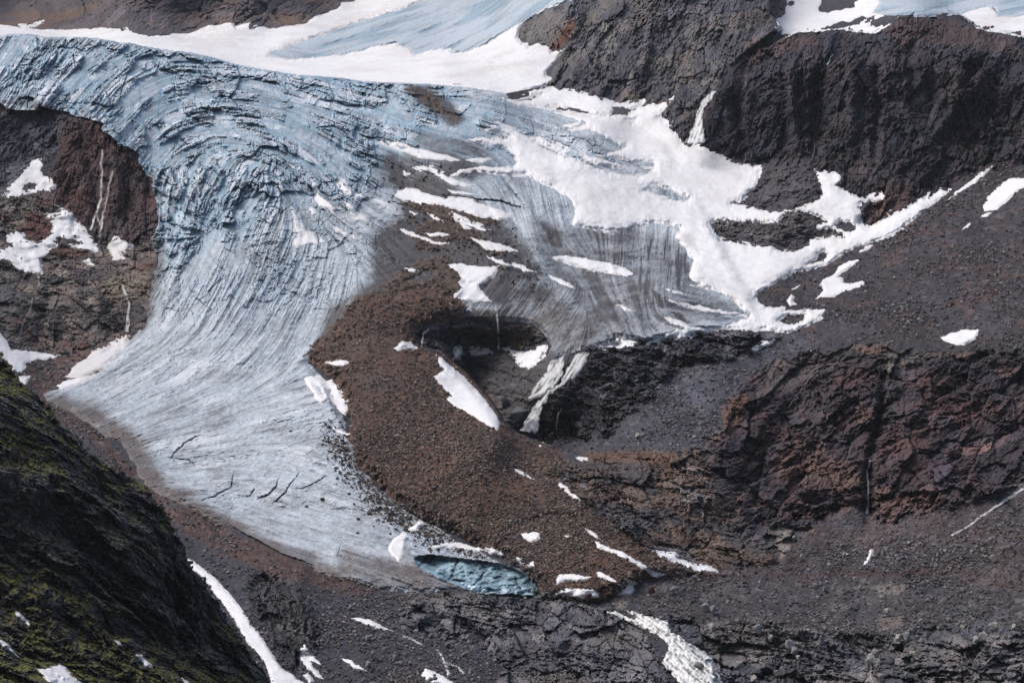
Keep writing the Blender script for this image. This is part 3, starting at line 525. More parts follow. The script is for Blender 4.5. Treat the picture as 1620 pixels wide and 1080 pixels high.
# ------------------------------------------------------------------ other ice: upper icefall, upper right ice
def ice_patch(name, poly, label, sc=1.0, off=3):
    s, d = sdf(poly, 6, .9); m = d > -2.5
    h = (L2[s] * 1.0 + L1[s] * .5 + L3[s] * .8 - np.maximum(-L2[s] - 1, 0) * 1.5 + n_c[s] * 1.) * sc
    r = np.where(d > 1, np.minimum(RS[s] - off - 6 - h, RC[s] - 1), RS[s] - off - np.clip(d, -3, 4))
    k = .16 + .35 * smooth(.0, 1.8, -L1[s] - .4 * L2[s]); k = k[..., None]
    b = (smooth(.4, 1.6, -L2[s]) * .35 + .18)[..., None]
    c = (clean * .5 + white * .5) * (1 - b) + deep * b; c = c * (1 - k) + C(.11, .12, .14) * k
    o = sheet(name, s, r, m, c, M_ICE); RC[s] = np.where(d > 0, np.minimum(r, RC[s]), RC[s])
    return tag(o, label, 'glacier', kind='structure')
ICE2 = [(425,88),(430,82),(500,60),(560,38),(640,15),(700,-12),(760,-90),(1000,-160),(925,-90),(905,-20),(905,0),(890,5),(868,10),(850,18),(833,30),(818,37),(812,42),(790,55),(770,68),(740,80),(715,83),(715,75),(705,76),(680,78),(655,86),(650,80),(640,73),(625,68),(590,73),(570,80),(550,85),(500,90),(460,93)]
ICE3 = [(1383,20),(1393,5),(1395,-110),(2030,-110),(2030,20),(1620,25),(1600,27),(1580,24),(1575,12),(1560,10),(1540,15),(1520,22),(1500,24),(1440,26),(1400,23)]
# ------------------------------------------------------------------ base rock sheets, one object per region
names = [('ground', 'grey brown gravel ground of the valley floor and slopes')] + [(r[0], r[-1]) for r in REG]
wbb = blur(wb, 3)
hid = ((DG > 6) & (DP < -3)) | (DP > -2) | ((wbb * (1 - wbb) > .01) & (U < 800) & (V > 45) & (V < 160))     # well under the glacier: nothing to see
hid &= ~((U > 640) & (V > 480) & (U < 1100) & (V < 700))
pad = np.zeros_like(hid)
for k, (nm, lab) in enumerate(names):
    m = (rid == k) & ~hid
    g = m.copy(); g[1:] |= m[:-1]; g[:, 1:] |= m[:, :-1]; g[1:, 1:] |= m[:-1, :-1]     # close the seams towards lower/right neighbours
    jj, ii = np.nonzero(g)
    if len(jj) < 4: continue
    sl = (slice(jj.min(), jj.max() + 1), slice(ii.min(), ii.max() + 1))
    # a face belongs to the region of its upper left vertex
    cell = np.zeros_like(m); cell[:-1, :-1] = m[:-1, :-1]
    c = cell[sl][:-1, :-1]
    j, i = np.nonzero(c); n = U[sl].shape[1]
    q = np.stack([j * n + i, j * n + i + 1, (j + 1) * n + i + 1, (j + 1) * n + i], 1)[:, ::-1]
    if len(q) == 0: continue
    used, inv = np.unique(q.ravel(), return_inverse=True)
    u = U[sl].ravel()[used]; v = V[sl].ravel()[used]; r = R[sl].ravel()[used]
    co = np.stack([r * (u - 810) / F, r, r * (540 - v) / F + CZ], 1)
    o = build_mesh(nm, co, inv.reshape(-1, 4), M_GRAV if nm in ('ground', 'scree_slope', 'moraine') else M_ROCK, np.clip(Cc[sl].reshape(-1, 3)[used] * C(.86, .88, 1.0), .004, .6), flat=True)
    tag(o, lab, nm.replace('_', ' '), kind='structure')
print('rock', time.time() - T0)
# ------------------------------------------------------------------ debris-covered moraine
MOR = [(480,560),(500,540),(530,515),(545,490),(565,472),(600,462),(640,460),(680,452),(710,455),(720,470),(735,482),(740,495),(720,503),(690,508),(665,514),(655,524),(654,540),(665,552),(694,555),(718,573),(741,592),(761,615),(781,640),(798,668),(806,682),(840,698),(880,713),(897,728),(890,745),(880,755),(900,775),(925,795),(950,810),(975,835),(1010,860),(1040,875),(1080,895),(1130,907),(1060,912),(1020,915),(1000,925),(975,940),(945,946),(870,948),(857,940),(852,920),(832,900),(800,884),(780,872),(740,850),(690,828),(650,810),(625,790),(600,765),(580,745),(565,720),(555,690),(555,655),(548,630),(530,600),(505,580)]
s, d = sdf(MOR, 16, 4.5); m = d > -4
base = np.minimum(RC[s], np.where(DG[s] > 0, RS[s] - 4, R[s]))
base = np.where(DG[s] > 0, blur(base, 3), RS[s] - 3)
mf_ = fbm(X[s], Z[s], Y[s], 14, 3, 145); mn = fbm(X[s], Z[s], Y[s], 40, 4, 140); mh1, me1, mc1 = slab(X[s] / 4.2, yy[s] / 3., 61, 1.2, .6); mh2, me2, mc2 = slab(X[s] / 2.0, yy[s] / 1.5, 62, 1.2, .6)
thin = smooth(0, 14, d + mn * 10)
thick = np.clip(d, -4, 16) * .75 + mn * 7 * smooth(4, 14, d) + (mh1 * .5 * smooth(.3, .8, mc1) + mh2 * .28 + mf_ * 1.5)
rm = base - thick - smooth(2, 20, d) * 2
mc = (C(.088, .055, .045) * (1 + .45 * mn[..., None]) + smooth(-.1, .5, mf_)[..., None] * C(.02, .004, -.004)) * (1 + .35 * (mc1 - .5) + .4 * (mc2 - .5) + smooth(.94, 1, mc2) * .7)[..., None]
g_ = smooth(.1, .5, fbm(X[s], Z[s], Y[s], 70, 3, 150) + smooth(600, 540, V[s]) * .25)[..., None] * .65; mc = mc * (1 - g_) + C(.072, .064, .062) * g_ * (1 + .4 * (mc2 - .5))[..., None]
o = sheet('moraine', s, rm, m, mc, M_DEB); tag(o, 'big brown debris heap lying across the middle of the glacier', 'moraine', kind='structure')
RC[s] = np.where(d > 0, np.minimum(rm, RC[s] + 20), RC[s]); MORW = np.zeros(U.shape, f32); MORW[s] = smooth(0, 5, d); 
# thinner ribbons of rubble high on the ice
RIB = [([(650,370),(680,350),(700,335),(740,350),(760,375),(775,385),(800,402),(770,400),(745,385),(720,378),(690,395),(660,395)], 'rubble ribbon between the narrow snow streaks'),
 ([(600,455),(640,425),(665,410),(700,405),(722,415),(730,432),(728,448),(715,440),(690,425),(660,432),(620,460)], 'curved crest of brown rubble beside the forked snow patch'),
 ([(668,420),(700,412),(720,425),(733,437),(728,450),(735,462),(720,466),(700,455),(670,452),(600,468),(560,476),(580,465),(640,448),(690,440)], 'second crest of brown rubble under the first'),
 ([(636,138),(660,137),(678,143),(690,155),(700,170),(722,185),(725,195),(705,182),(680,170),(660,150)], 'small brown rubble spill on the brow of the icefall'),
 ([(665,330),(620,320),(650,318),(700,326),(740,338),(780,348),(800,352),(770,356),(720,348),(690,345)], 'rubble stripe along the lower edge of the long snow wedge')]
for p, lab in RIB:
    s, d = sdf(p, 6, 3.2); m = d > -3; b = RC[s]
    hh1, _, cc1 = slab(X[s] / 2.6, yy[s] / 2., 63, 1.2, .6)
    r = blur(b, 3) - np.clip(d, -3, 3) * .9 - hh1 * 1.3 - 1
    c = C(.085, .064, .054) * (1 + .9 * (cc1 - .5) + .6 * n_b[s])[..., None]
    o = sheet('moraine', s, r, m, c, M_DEB); tag(o, lab, 'moraine', kind='structure'); RC[s] = np.where(d > 0, np.minimum(RC[s], r), RC[s])
    MORW[s] = np.maximum(MORW[s], smooth(0, 4, d) * .8)
print('moraine', time.time() - T0)
#@@PART2
# ------------------------------------------------------------------ upper ice patches (over the rock, under the snow)
ice_patch('glacier', ICE2, 'pale grooved icefall slanting down high above the snow plateau', 3.0)
ice_patch('glacier', ICE3, 'grey ribbed ice above the dark rounded cliff top', .8)
# ------------------------------------------------------------------ snow
icew = smooth(-10, 10, DG)
SMB = RS - icew * (6 + und * 14 * INC * .6)
def sub(s, d, holes):
    for h in holes:
        s2, d2 = sdf(h, 8, 1.6)
        t = np.full(U.shape, -99., f32); t[s2] = d2; d = np.minimum(d, -t[s])
    return d
GRIME = fbm(X, Z, Y, 55, 4, 160); GR2 = fbm(X, Z, Y, 9, 3, 165)
for _q, _a in [([(270,62),(350,46),(425,44),(400,62),(330,84)],.9),([(480,66),(540,30),(610,12),(570,42),(490,72)],.9),([(745,112),(800,80),(812,84),(765,120)],.8),([(1060,210),(1110,235),(1200,270),(1180,290),(1090,250)],.5),([(1540,40),(1570,12),(1620,20),(1620,58)],.5)]:
    _s, _d = sdf(_q, 14, 3); GRIME[_s] += smooth(-10, 10, _d) * _a * (.5 + GR2[_s])
def snow(poly, label, name='snow_patch', holes=(), th=.3, mx=4, bl=3.0, rough=1.1, grime=.1, base=None, kind=None, cat='snow patch', group=None, lift=0., tone=None):
    global RC
    s, d = sdf(poly, 8, rough); d = sub(s, d, holes); m = d > -2.6
    b = blur(RC[s], bl) if base is None else base[s]
    r = b - (np.clip(d, -2.6, mx) * th + GR2[s] * .8 * smooth(0, 4, d) + lift * smooth(0, 6, d)) * INC[s]
    if base is not None: r = np.where(d < 4, np.maximum(r, RC[s] - np.clip(d, -3, 4) * .9 * INC[s]), r)
    else: r = np.where(d > 5, np.minimum(r, RC[s] - .15), r)
    g = np.clip(grime * (.5 + 1.6 * smooth(-.1, .5, GRIME[s])) + .10 * smooth(.1, .6, GR2[s]) + .55 * smooth(3.5, 0, d) * smooth(-.25, .35, GR2[s]), 0, .9)[..., None]
    c = C(.77, .78, .81) * (1 + .05 * L1[s] * .3)[..., None] * (1 - g) + (C(.42, .37, .33) if tone is None else tone) * g
    o = sheet(name, s, r, m, c * np.ones(d.shape + (1,), f32), M_SNOW)
    RC[s] = np.where(d > 0, np.minimum(r, RC[s]), RC[s])
    SNOWW[s] = np.maximum(SNOWW[s], smooth(-1, 1, d))
    if o is None: return
    if kind: tag(o, label, name.replace('_', ' '), kind=kind)
    else: tag(o, label, cat, group)
    return o
SNOWW = np.zeros(U.shape, f32)
W_A = [(760,140),(783,156),(808,163),(837,170),(870,177),(905,187),(914,191),(900,198),(880,203),(900,201),(922,194),(926,197),(900,206),(935,204),(940,210),(957,216),(953,221),(966,223),(978,229),(990,232),(985,236),(970,239),(955,245),(935,247),(925,243),(900,235),(880,226),(862,217),(857,213),(845,217),(837,218),(825,210),(805,200),(790,192),(765,203),(740,200)]
W_A2 = [(846,224),(860,230),(878,233),(895,235),(925,245),(915,243),(880,238),(862,234)]
W_B = [(945,248),(975,251),(1010,257),(1033,259),(1034,263),(1014,265),(1034,270),(1020,275),(1010,279),(985,276),(942,264),(920,256),(890,246),(865,236),(880,239),(920,249),(940,260),(980,266),(1005,265),(965,256)]
W_C = [(866,170),(885,168),(905,171),(925,176),(940,181),(930,182),(900,177),(870,173)]
W_D = [(943,181),(965,180),(972,177),(970,171),(990,172),(1007,174),(997,178),(995,183),(980,182)]
W_E = [(992,189),(1005,192),(998,193)]; W_F = [(1020,300),(1032,293),(1045,296),(1062,300),(1072,308),(1090,313),(1085,317),(1068,318),(1052,313),(1035,305)]
W_G = [(1278,418),(1290,411),(1296,400),(1306,397),(1310,402),(1305,412),(1290,416)]
W_H = [(1232,507),(1245,500),(1262,497),(1274,498),(1270,507),(1255,513),(1240,512)]
ISL1 = [(1160,322),(1175,318),(1185,305),(1195,296),(1200,285),(1205,262),(1245,250),(1290,268),(1300,295),(1303,305),(1295,315),(1275,325),(1255,332),(1215,335),(1190,328)]
ISL2 = [(1122,355),(1132,349),(1160,350),(1215,352),(1232,350),(1243,337),(1255,333),(1275,335),(1300,345),(1308,350),(1292,355),(1293,361),(1322,363),(1335,370),(1336,377),(1320,373),(1300,377),(1283,380),(1280,388),(1265,395),(1245,398),(1225,395),(1224,388),(1205,390),(1180,385),(1150,380),(1130,373)]
ISL3 = [(1322,357),(1332,350),(1345,352),(1353,361),(1345,367),(1330,363)]
LITTLE = [[(800,155),(830,150),(838,151),(815,158)],[(817,160),(845,152),(858,150),(840,158)],[(783,149),(810,146),(835,142),(815,149)],[(690,133),(705,130),(700,138)]]
S1 = [(783,193),(775,170),(783,150),(800,146),(858,138),(900,141),(925,147),(960,158),(980,163),(1000,162),(1020,158),(1014,167),(1030,167),(1060,163),(1050,175),(1043,186),(1055,192),(1065,193),(1058,200),(1062,208),(1073,213),(1080,226),(1110,232),(1145,248),(1165,258),(1205,262),(1285,268),(1330,275),(1333,287),(1325,292),(1345,308),(1370,312),(1375,308),(1395,306),(1400,312),(1390,318),(1365,318),(1360,328),(1368,340),(1360,352),(1377,359),(1407,342),(1405,336),(1422,331),(1440,324),(1455,312),(1485,299),(1509,299),(1500,306),(1465,332),(1435,355),(1412,371),(1390,381),(1355,392),(1327,406),(1315,415),(1287,426),(1255,432),(1230,447),(1217,454),(1200,462),(1195,470),(1200,478),(1212,485),(1244,486),(1240,491),(1290,490),(1307,489),(1300,499),(1308,500),(1297,507),(1247,527),(1215,522),(1150,520),(1130,522),(1110,527),(1095,532),(1040,540),(1023,543),(1043,534),(1050,531),(1047,527),(1055,522),(1066,520),(1050,515),(1043,511),(1052,513),(1080,518),(1060,509),(1052,503),(1060,503),(1090,513),(1120,520),(1142,519),(1150,514),(1170,506),(1185,499),(1175,490),(1160,475),(1137,462),(1110,455),(1092,450),(1107,449),(1092,440),(1091,430),(1097,412),(1092,405),(1077,387),(1066,375),(1078,361),(1062,357),(1025,352),(985,365),(960,366),(905,357),(909,332),(902,317),(882,302),(855,290),(832,277),(810,275),(830,279),(800,278),(775,277),(750,268),(742,272),(725,276),(712,280),(727,268),(742,268),(762,261),(783,263),(800,265),(813,263),(818,257),(813,247),(800,237),(788,232),(750,226),(737,222),(750,218),(798,218),(807,216),(797,212),(767,207)]
snow(S1, 'wide tilted snowfield between the grey ice lobe and the dark cliff', 'snowfield', [W_A, W_A2, W_B, W_C, W_D, W_E, W_F, W_G, W_H, ISL1, ISL2, ISL3] + LITTLE, mx=12, th=.14, kind='structure', grime=.12, lift=1.2, rough=1.6, bl=4.5)
P0 = [(-430,36),(0,39),(30,43),(42,44),(65,47),(110,46),(160,44),(190,46),(207,42),(213,49),(240,54),(262,53),(300,53),(315,48),(330,40),(345,40),(358,36),(370,37),(375,41),(400,35),(410,36),(425,44),(434,44),(445,42),(478,38),(500,25),(520,20),(535,12),(540,4),(560,3),(575,-12),(610,-140),(1000,-140),(925,-80),(905,-15),(903,0),(887,8),(866,14),(835,30),(824,40),(820,60),(825,67),(835,68),(837,74),(850,68),(862,68),(872,70),(873,82),(890,75),(903,64),(895,78),(885,92),(865,115),(865,120),(885,120),(882,128),(870,133),(858,139),(800,147.5)] + BROW[::-1][1:]
snow([(x, y + 3.5) if (x, y) in BROW or (x, y) == (800, 147.5) else (x, y) for x, y in P0], 'bright snow plateau spread below the far brown mountainside', 'snowfield', [ICE2], base=RB, mx=5, th=.5, kind='structure', grime=.16, lift=1.5, rough=.8)
X1 = [(1220,30),(1240,22),(1243,5),(1245,-110),(1400,-110),(1393,0),(1393,8),(1383,20),(1400,24),(1430,24),(1437,25),(1420,30),(1404,44),(1385,54),(1360,52),(1330,47),(1300,50),(1262,52),(1240,62),(1225,50),(1220,40),(1232,40)]
KS = [[(1295,14),(1300,0),(1310,-10),(1370,-10),(1350,5),(1352,12),(1330,14),(1310,19),(1297,18)],[(1300,47),(1318,38),(1345,33),(1365,26),(1371,30),(1360,37),(1340,43),(1320,46)],[(1369,35),(1378,26),(1385,25),(1375,33)],[(1374,41),(1390,32),(1405,25),(1420,30),(1410,38),(1385,42)],[(1248,3),(1255,3),(1255,9),(1249,9)]]
snow(X1, 'snow slope dotted with rock ribs above the dark cliff', 'snowfield', KS, base=RS, mx=5, kind='structure', grime=.05, rough=.8)
snow([(1515,22),(1540,14),(1565,10),(1573,15),(1580,25),(1600,27),(1630,20),(2030,20),(2030,66),(1620,60),(1590,54),(1560,50),(1545,45),(1537,37)], 'dirty edged snow behind the rounded cliff top', 'snowfield', base=RS, mx=4, kind='structure', grime=.15, rough=.8)
SN = [
([(3,307),(10,300),(25,286),(45,262),(50,255),(65,253),(68,262),(62,268),(70,278),(85,285),(90,298),(80,303),(70,300),(50,305),(25,312),(5,311)],'snow patch with a rock poking through, high under the icefall',[[(35,297),(45,287),(60,292),(50,300),(37,303)]]),
([(85,322),(98,330),(115,337),(120,348),(132,358),(140,372),(148,380),(155,392),(155,399),(130,395),(100,387),(80,392),(75,402),(65,410),(66,422),(68,433),(45,430),(28,425),(15,415),(-30,404),(-30,400),(12,392),(20,388),(10,380),(12,368),(25,366),(38,370),(40,378),(60,386),(68,380),(80,370),(85,358),(80,350),(85,345),(76,342),(73,338),(95,338),(95,332)],'large branching snow patch beside the rust red cliff',[[(85,382),(95,375),(120,378),(128,385),(115,388),(90,387)]]),
([(170,392),(180,375),(195,378),(212,388),(205,395),(190,402),(200,408),(195,413),(180,410),(175,400)],'dirty snow lump below the meltwater threads',[],.5),
([(128,414),(140,410),(150,418),(135,417)],'tiny snow scrap on a brown rock step'),
([(0,525),(10,540),(18,553),(35,553),(60,557),(95,562),(85,567),(60,570),(40,576),(42,583),(35,590),(20,585),(12,570),(-30,555),(-30,510)],'snow bank at the foot of the layered rocks, cut by the frame',[],.12),
([(28,595),(52,594),(45,602),(40,608),(32,603)],'small snow scrap beside grey gravel near the mossy hill'),
([(102,597),(110,590),(117,578),(135,567),(150,553),(170,545),(185,535),(205,530),(200,545),(185,560),(170,575),(150,590),(125,598)],'grimy beige snow bank leaning on the glacier edge',[],.55),
([(90,610),(100,603),(125,597),(150,592),(140,600),(120,610),(95,615)],'clean white rim below the grimy beige snow bank'),
([(465,342),(470,352),(475,360),(490,366),(500,374),(503,384),(497,386),(485,388),(475,393),(463,388),(463,380),(470,373),(466,362)],'boot shaped snow patch on the middle of the ice'),
([(492,284),(500,290),(503,303),(515,315),(525,322),(533,330),(528,338),(515,330),(500,323),(495,314),(500,308),(494,296)],'forked tail snow patch above the boot shaped one'),
([(535,280),(545,285),(555,300),(570,308),(582,315),(560,309),(545,305),(533,292)],'teardrop snow patch with a long thin tail on blue ice'),
([(548,336),(560,334),(575,340),(590,355),(588,360),(575,352),(560,346)],'slanting snow sliver below the thin tailed teardrop'),
([(520,353),(530,359),(550,367),(567,379),(550,375),(530,365)],'thin snow line along a crack in the ice'),
([(545,319),(555,323),(566,334),(550,328)],'short snow sliver above the slanting one'),
([(487,326),(496,328),(504,341),(494,341)],'small snow spot over the boot shaped patch'),
([(508,376),(515,384),(512,386),(506,382)],'speck of snow touching the toe of the boot shaped patch'),
([(588,316),(605,316),(617,325),(600,322)],'small snow wedge near the start of the long snow wedge'),
([(632,361),(650,366),(668,374),(690,383),(711,382),(712,386),(695,388),(680,383),(655,375),(636,367)],'long curved snow stroke on the dirty ice'),
([(668,367),(680,369),(695,367),(712,371),(700,375),(680,374)],'short snow stroke just above the long curved one'),
([(625,310),(628,302),(637,300),(643,297),(655,298),(670,304),(690,310),(705,314),(715,311),(735,313),(745,313),(755,320),(770,324),(790,332),(813,340),(805,343),(790,346),(770,345),(755,342),(740,337),(720,331),(700,325),(680,323),(660,320),(640,316)],'long snow wedge crossing the dirty ice from its broad end'),
([(706,298),(720,302),(740,304),(754,309),(735,308),(715,306)],'thin snow strip over the long snow wedge'),
([(712,332),(725,339),(745,348),(768,357),(755,357),(735,350),(720,343)],'upper of the two parallel snow stripes on the rubble ribbon'),
([(711,338),(725,347),(745,354),(776,364),(760,365),(735,355),(720,349)],'lower of the two parallel snow stripes on the rubble ribbon'),
([(726,352),(740,358),(749,363),(734,362)],'short snow dash under the parallel stripes'),
([(740,373),(755,378),(775,383),(790,385),(805,391),(820,397),(800,399),(785,397),(768,395),(755,385)],'leaf shaped snow patch to the side of the rubble ribbon'),
([(767,404),(780,407),(793,412),(820,423),(800,420),(783,415)],'thin snow streak running off the corner of the star shaped patch'),
([(807,414),(830,421),(848,431),(830,429),(815,422)],'lone narrow snow streak on grey ice'),
([(709,418),(725,416),(740,419),(755,422),(770,422),(790,419),(788,428),(780,440),(770,446),(760,450),(757,453),(765,463),(778,476),(765,477),(750,478),(735,475),(720,470),(718,465),(730,455),(725,445),(731,437),(720,427)],'large star shaped snow patch above the black hollow'),
([(641,424),(650,424),(661,428),(655,431),(645,429)],'snow scrap inside the curved rubble crest'),
([(731,485),(745,489),(753,494),(740,491)],'snow scrap just below the star shaped patch'),
([(638,329),(655,335),(667,339),(655,340)],'snow dash below the broad end of the long snow wedge'),
([(676,336),(690,342),(704,353),(690,349)],'snow dash in the dark ice under the long snow wedge'),
([(598,225),(610,223),(630,223),(650,231),(680,240),(710,247),(734,254),(715,255),(690,253),(665,251),(645,243),(628,236),(612,232)],'arched snow streak below the blue icefall blocks',[[(630,231),(640,231),(643,234),(632,235)]]),
([(735,253),(750,250),(775,249),(780,254),(765,258),(745,256)],'snow lens caught in a fold of the blue ice'),
([(650,263),(680,263),(695,268),(712,281),(728,288),(752,293),(735,295),(712,291),(698,282),(683,272),(660,269)],'ragged snow streak on the rubbly edge of the icefall'),
([(635,270),(645,273),(652,279),(640,278)],'snow scrap beside the ragged streak'),
([(873,408),(880,404),(895,404),(920,408),(945,413),(975,418),(1000,430),(1002,434),(990,437),(970,433),(940,430),(905,420),(880,413)],'cigar shaped snow patch on the grey ice lobe'),
([(868,434),(885,441),(907,452),(909,456),(890,451),(873,442)],'narrow snow streak below the cigar shaped patch'),
([(1046,455),(1070,460),(1092,467),(1070,465)],'short hairline of snow near the tip of the grey lobe'),
([(1053,474),(1090,481),(1130,489),(1185,498),(1182,502),(1130,495),(1090,487)],'long hairline of snow across the tip of the grey lobe'),
([(974,481),(990,486),(1004,492),(988,490)],'snow hairline amid the dark streaks of the grey lobe'),
([(933,549),(950,542),(970,537),(975,535),(1000,538),(1013,540),(1005,545),(985,549),(970,552),(950,551)],'snow bank on top of the black rock buttress'),
([(795,550),(805,549),(815,555),(830,557),(845,552),(862,542),(866,545),(864,555),(862,563),(850,575),(838,583),(832,582),(820,577),(812,565),(805,558)],'V shaped snow bowl in the hollow beside the waterfall'),
([(718,550),(725,547),(731,550),(733,562),(728,568),(717,568),(720,560)],'grey snow pillar inside the black hollow',[],.4),
([(744,550),(757,549),(758,553),(772,550),(779,558),(765,560),(745,561)],'grey snow ledge inside the black hollow',[],.4),
([(690,561),(698,565),(712,577),(735,595),(750,612),(762,623),(772,637),(786,655),(792,670),(787,682),(775,675),(755,662),(735,651),(712,638),(704,630),(714,626),(700,612),(692,605),(683,598),(695,591),(702,584),(693,574)],'tall triangular snow patch on the crest of the brown moraine'),
([(622,552),(630,546),(635,540),(650,541),(665,550),(655,553),(640,551),(630,555)],'ragged snow scrap at the near end of the black hollow'),
([(513,573),(530,570),(545,569),(553,573),(545,578),(530,578)],'small snow bar on the upper debris slope'),
([(480,598),(492,594),(505,594),(515,603),(525,600),(537,610),(540,622),(550,632),(548,640),(553,648),(545,657),(538,650),(530,640),(520,630),(510,640),(500,632),(495,622),(485,608)],'ragged snow patch where debris meets the ice',[[(515,618),(522,616),(528,628),(520,626)],[(497,606),(505,612),(512,628),(503,620)]]),
([(521,674),(540,681),(556,684),(556,693),(545,689)],'snow tongue below the ragged patch on the debris edge'),
([(614,870),(618,858),(628,846),(638,841),(645,847),(654,849),(644,852),(641,865),(637,885),(630,888),(620,880)],'sail shaped snow patch beside the blue ice hollow'),
([(643,839),(655,830),(662,824),(668,823),(673,829),(665,833),(658,839)],'little snow wedge above the sail shaped patch'),
([(683,864),(700,858),(707,856),(735,858),(750,862),(775,864),(790,870),(799,876),(797,881),(780,880),(765,875),(745,870),(728,866),(700,867)],'long snow cap on the rim of the blue ice hollow'),
([(811,884),(820,880),(827,882),(825,887),(830,892),(840,887),(843,886),(845,893),(850,896),(835,896),(822,893)],'crooked snow scrap at the end of the blue ice hollow'),
([(822,843),(835,842),(853,841),(855,850),(850,856),(840,858),(832,854)],'shield shaped snow patch low on the brown moraine'),
([(890,847),(900,846),(907,848),(898,851)],'small oval of snow low on the brown moraine'),
([(921,834),(935,838),(945,847),(961,858),(950,854),(935,846)],'thin snow strip above the long diagonal one'),
([(940,855),(950,857),(957,863),(975,868),(990,875),(1015,890),(1035,903),(1048,905),(1056,909),(1045,912),(1032,915),(1025,905),(1010,895),(990,884),(970,875),(955,869),(945,866)],'long diagonal snow strip ending in a foot on the lower moraine'),
([(1022,864),(1035,870),(1055,874),(1068,872),(1075,882),(1095,890),(1120,893),(1135,902),(1137,905),(1115,906),(1095,900),(1070,890),(1045,880)],'diagonal snow strip between the moraine and the pale ledges'),
([(880,912),(885,908),(905,907),(920,910),(937,912),(930,916),(910,919),(895,918),(880,925)],'ragged snow band over the small dark ice cave'),
([(871,946),(880,936),(895,930),(925,929),(940,930),(948,938),(951,945),(935,948),(920,949),(905,944),(890,940),(880,944)],'arched snow bank carrying a dark boulder'),
([(942,904),(952,905),(965,912),(987,926),(985,929),(970,921),(955,915),(947,911)],'snow band curving over the roof of the dark ice cave'),
([(978,941),(985,930),(995,923),(1002,925),(1003,935),(998,941)],'blocky snow patch beside the dark ice cave'),
([(982,911),(993,914),(1000,919),(1012,922),(1000,925),(990,918)],'snow hook above the blocky snow patch'),
([(811,740),(820,742),(847,758),(835,756),(820,748)],'thin slanting snow sliver on the brown moraine flank'),
([(878,763),(885,762),(895,768),(903,778),(923,792),(910,789),(895,778)],'snow strip where the moraine flank meets grey ledges'),
([(907,721),(925,722),(935,724),(930,727),(915,726)],'snow dash in the dip behind the moraine'),
([(843,697),(855,701),(866,706),(855,705)],'snow dash below the twin waterfall'),
([(1185,555),(1195,545),(1212,538),(1228,536),(1222,544),(1205,551)],'snow leaf on the gravel bench above the rust cliff'),
([(1487,533),(1500,528),(1520,522),(1548,521),(1547,532),(1540,538),(1525,546),(1510,545),(1497,541)],'bright snow patch at the lip of the rust cliff'),
([(1290,473),(1303,460),(1302,456),(1295,452),(1302,443),(1320,433),(1328,420),(1345,412),(1361,409),(1352,418),(1340,428),(1326,436),(1333,440),(1335,447),(1345,449),(1365,444),(1371,446),(1360,455),(1335,460),(1320,470),(1300,470)],'crooked snow patch with arms on the dark scree'),
([(1357,400),(1367,390),(1382,387),(1375,395)],'snow sliver between the snowfield edge and the crooked patch'),
([(1383,382),(1395,375),(1420,364),(1432,361),(1415,372),(1395,381)],'snow strip along the scree beside the snowfield'),
([(1244,476),(1252,465),(1257,470),(1255,477),(1262,482),(1250,484)],'snow scrap in the gravel pocket by the snowfield'),
([(1251,458),(1265,450),(1267,451),(1257,458)],'snow dash in the gravel pocket by the snowfield'),
([(1500,317),(1510,305),(1530,290),(1555,270),(1570,264),(1548,286),(1522,302),(1505,314)],'narrow snow chute climbing between cliff and scree'),
([(1555,325),(1565,308),(1580,295),(1595,283),(1640,280),(1630,290),(1605,307),(1590,323),(1575,332),(1557,334)],'parallelogram snow patch high on the scree'),
([(1548,345),(1560,337),(1571,335),(1562,343)],'snow scrap under the parallelogram patch'),
([(1521,364),(1530,355),(1537,352),(1533,359)],'lowest snow scrap below the parallelogram patch'),
([(1365,893),(1372,880),(1377,866),(1382,868),(1380,878),(1377,888),(1368,894)],'hourglass snow scrap under the black gully'),
([(298,882),(310,890),(328,903),(345,918),(365,940),(385,965),(400,990),(410,1000),(425,1025),(445,1055),(470,1072),(490,1084),(490,1140),(440,1140),(425,1060),(410,1035),(393,1018),(378,993),(360,965),(345,945),(330,925),(312,905),(290,893)],'long snow strip lying behind the mossy foreground hill'),
([(473,1027),(482,1018),(495,1035),(510,1052),(492,1045),(497,1055),(515,1075),(500,1070),(482,1053),(474,1040)],'split snow tongue beside the dark rock rib'),
([(479,1067),(488,1062),(498,1078),(490,1082)],'snow scrap under the split tongue'),
([(554,977),(570,976),(595,983),(616,996),(600,995),(580,988)],'snow streak at the head of the small brook'),
([(538,1039),(555,1043),(580,1061),(560,1056)],'slim snow patch on grey rubble near the bottom edge'),
([(666,1068),(672,1056),(690,1062),(720,1080),(735,1095),(700,1092)],'snow patch cut off by the bottom edge beside the brook'),
([(882,39),(884,40),(883,134),(880,134)][:0],''),
([(1058,158),(1066,153),(1070,153),(1064,158)],'snow speck on the grey cliff near the waterfall'),
([(30,39),(40,38),(42,43),(55,37),(70,33),(69,38),(50,42),(38,46)],'forked snow scrap at the foot of the far mountainside')]
for e in SN:
    if not e[0]: continue
    small = max(p[0] for p in e[0]) - min(p[0] for p in e[0]) < 28
    snow(e[0], e[1], holes=e[2] if len(e) > 2 else (), grime=e[3] if len(e) > 3 else .07, rough=.7 if small else 1.0, th=.32 if small else .24, mx=4, bl=2.4, lift=.1)
print('snow', time.time() - T0)
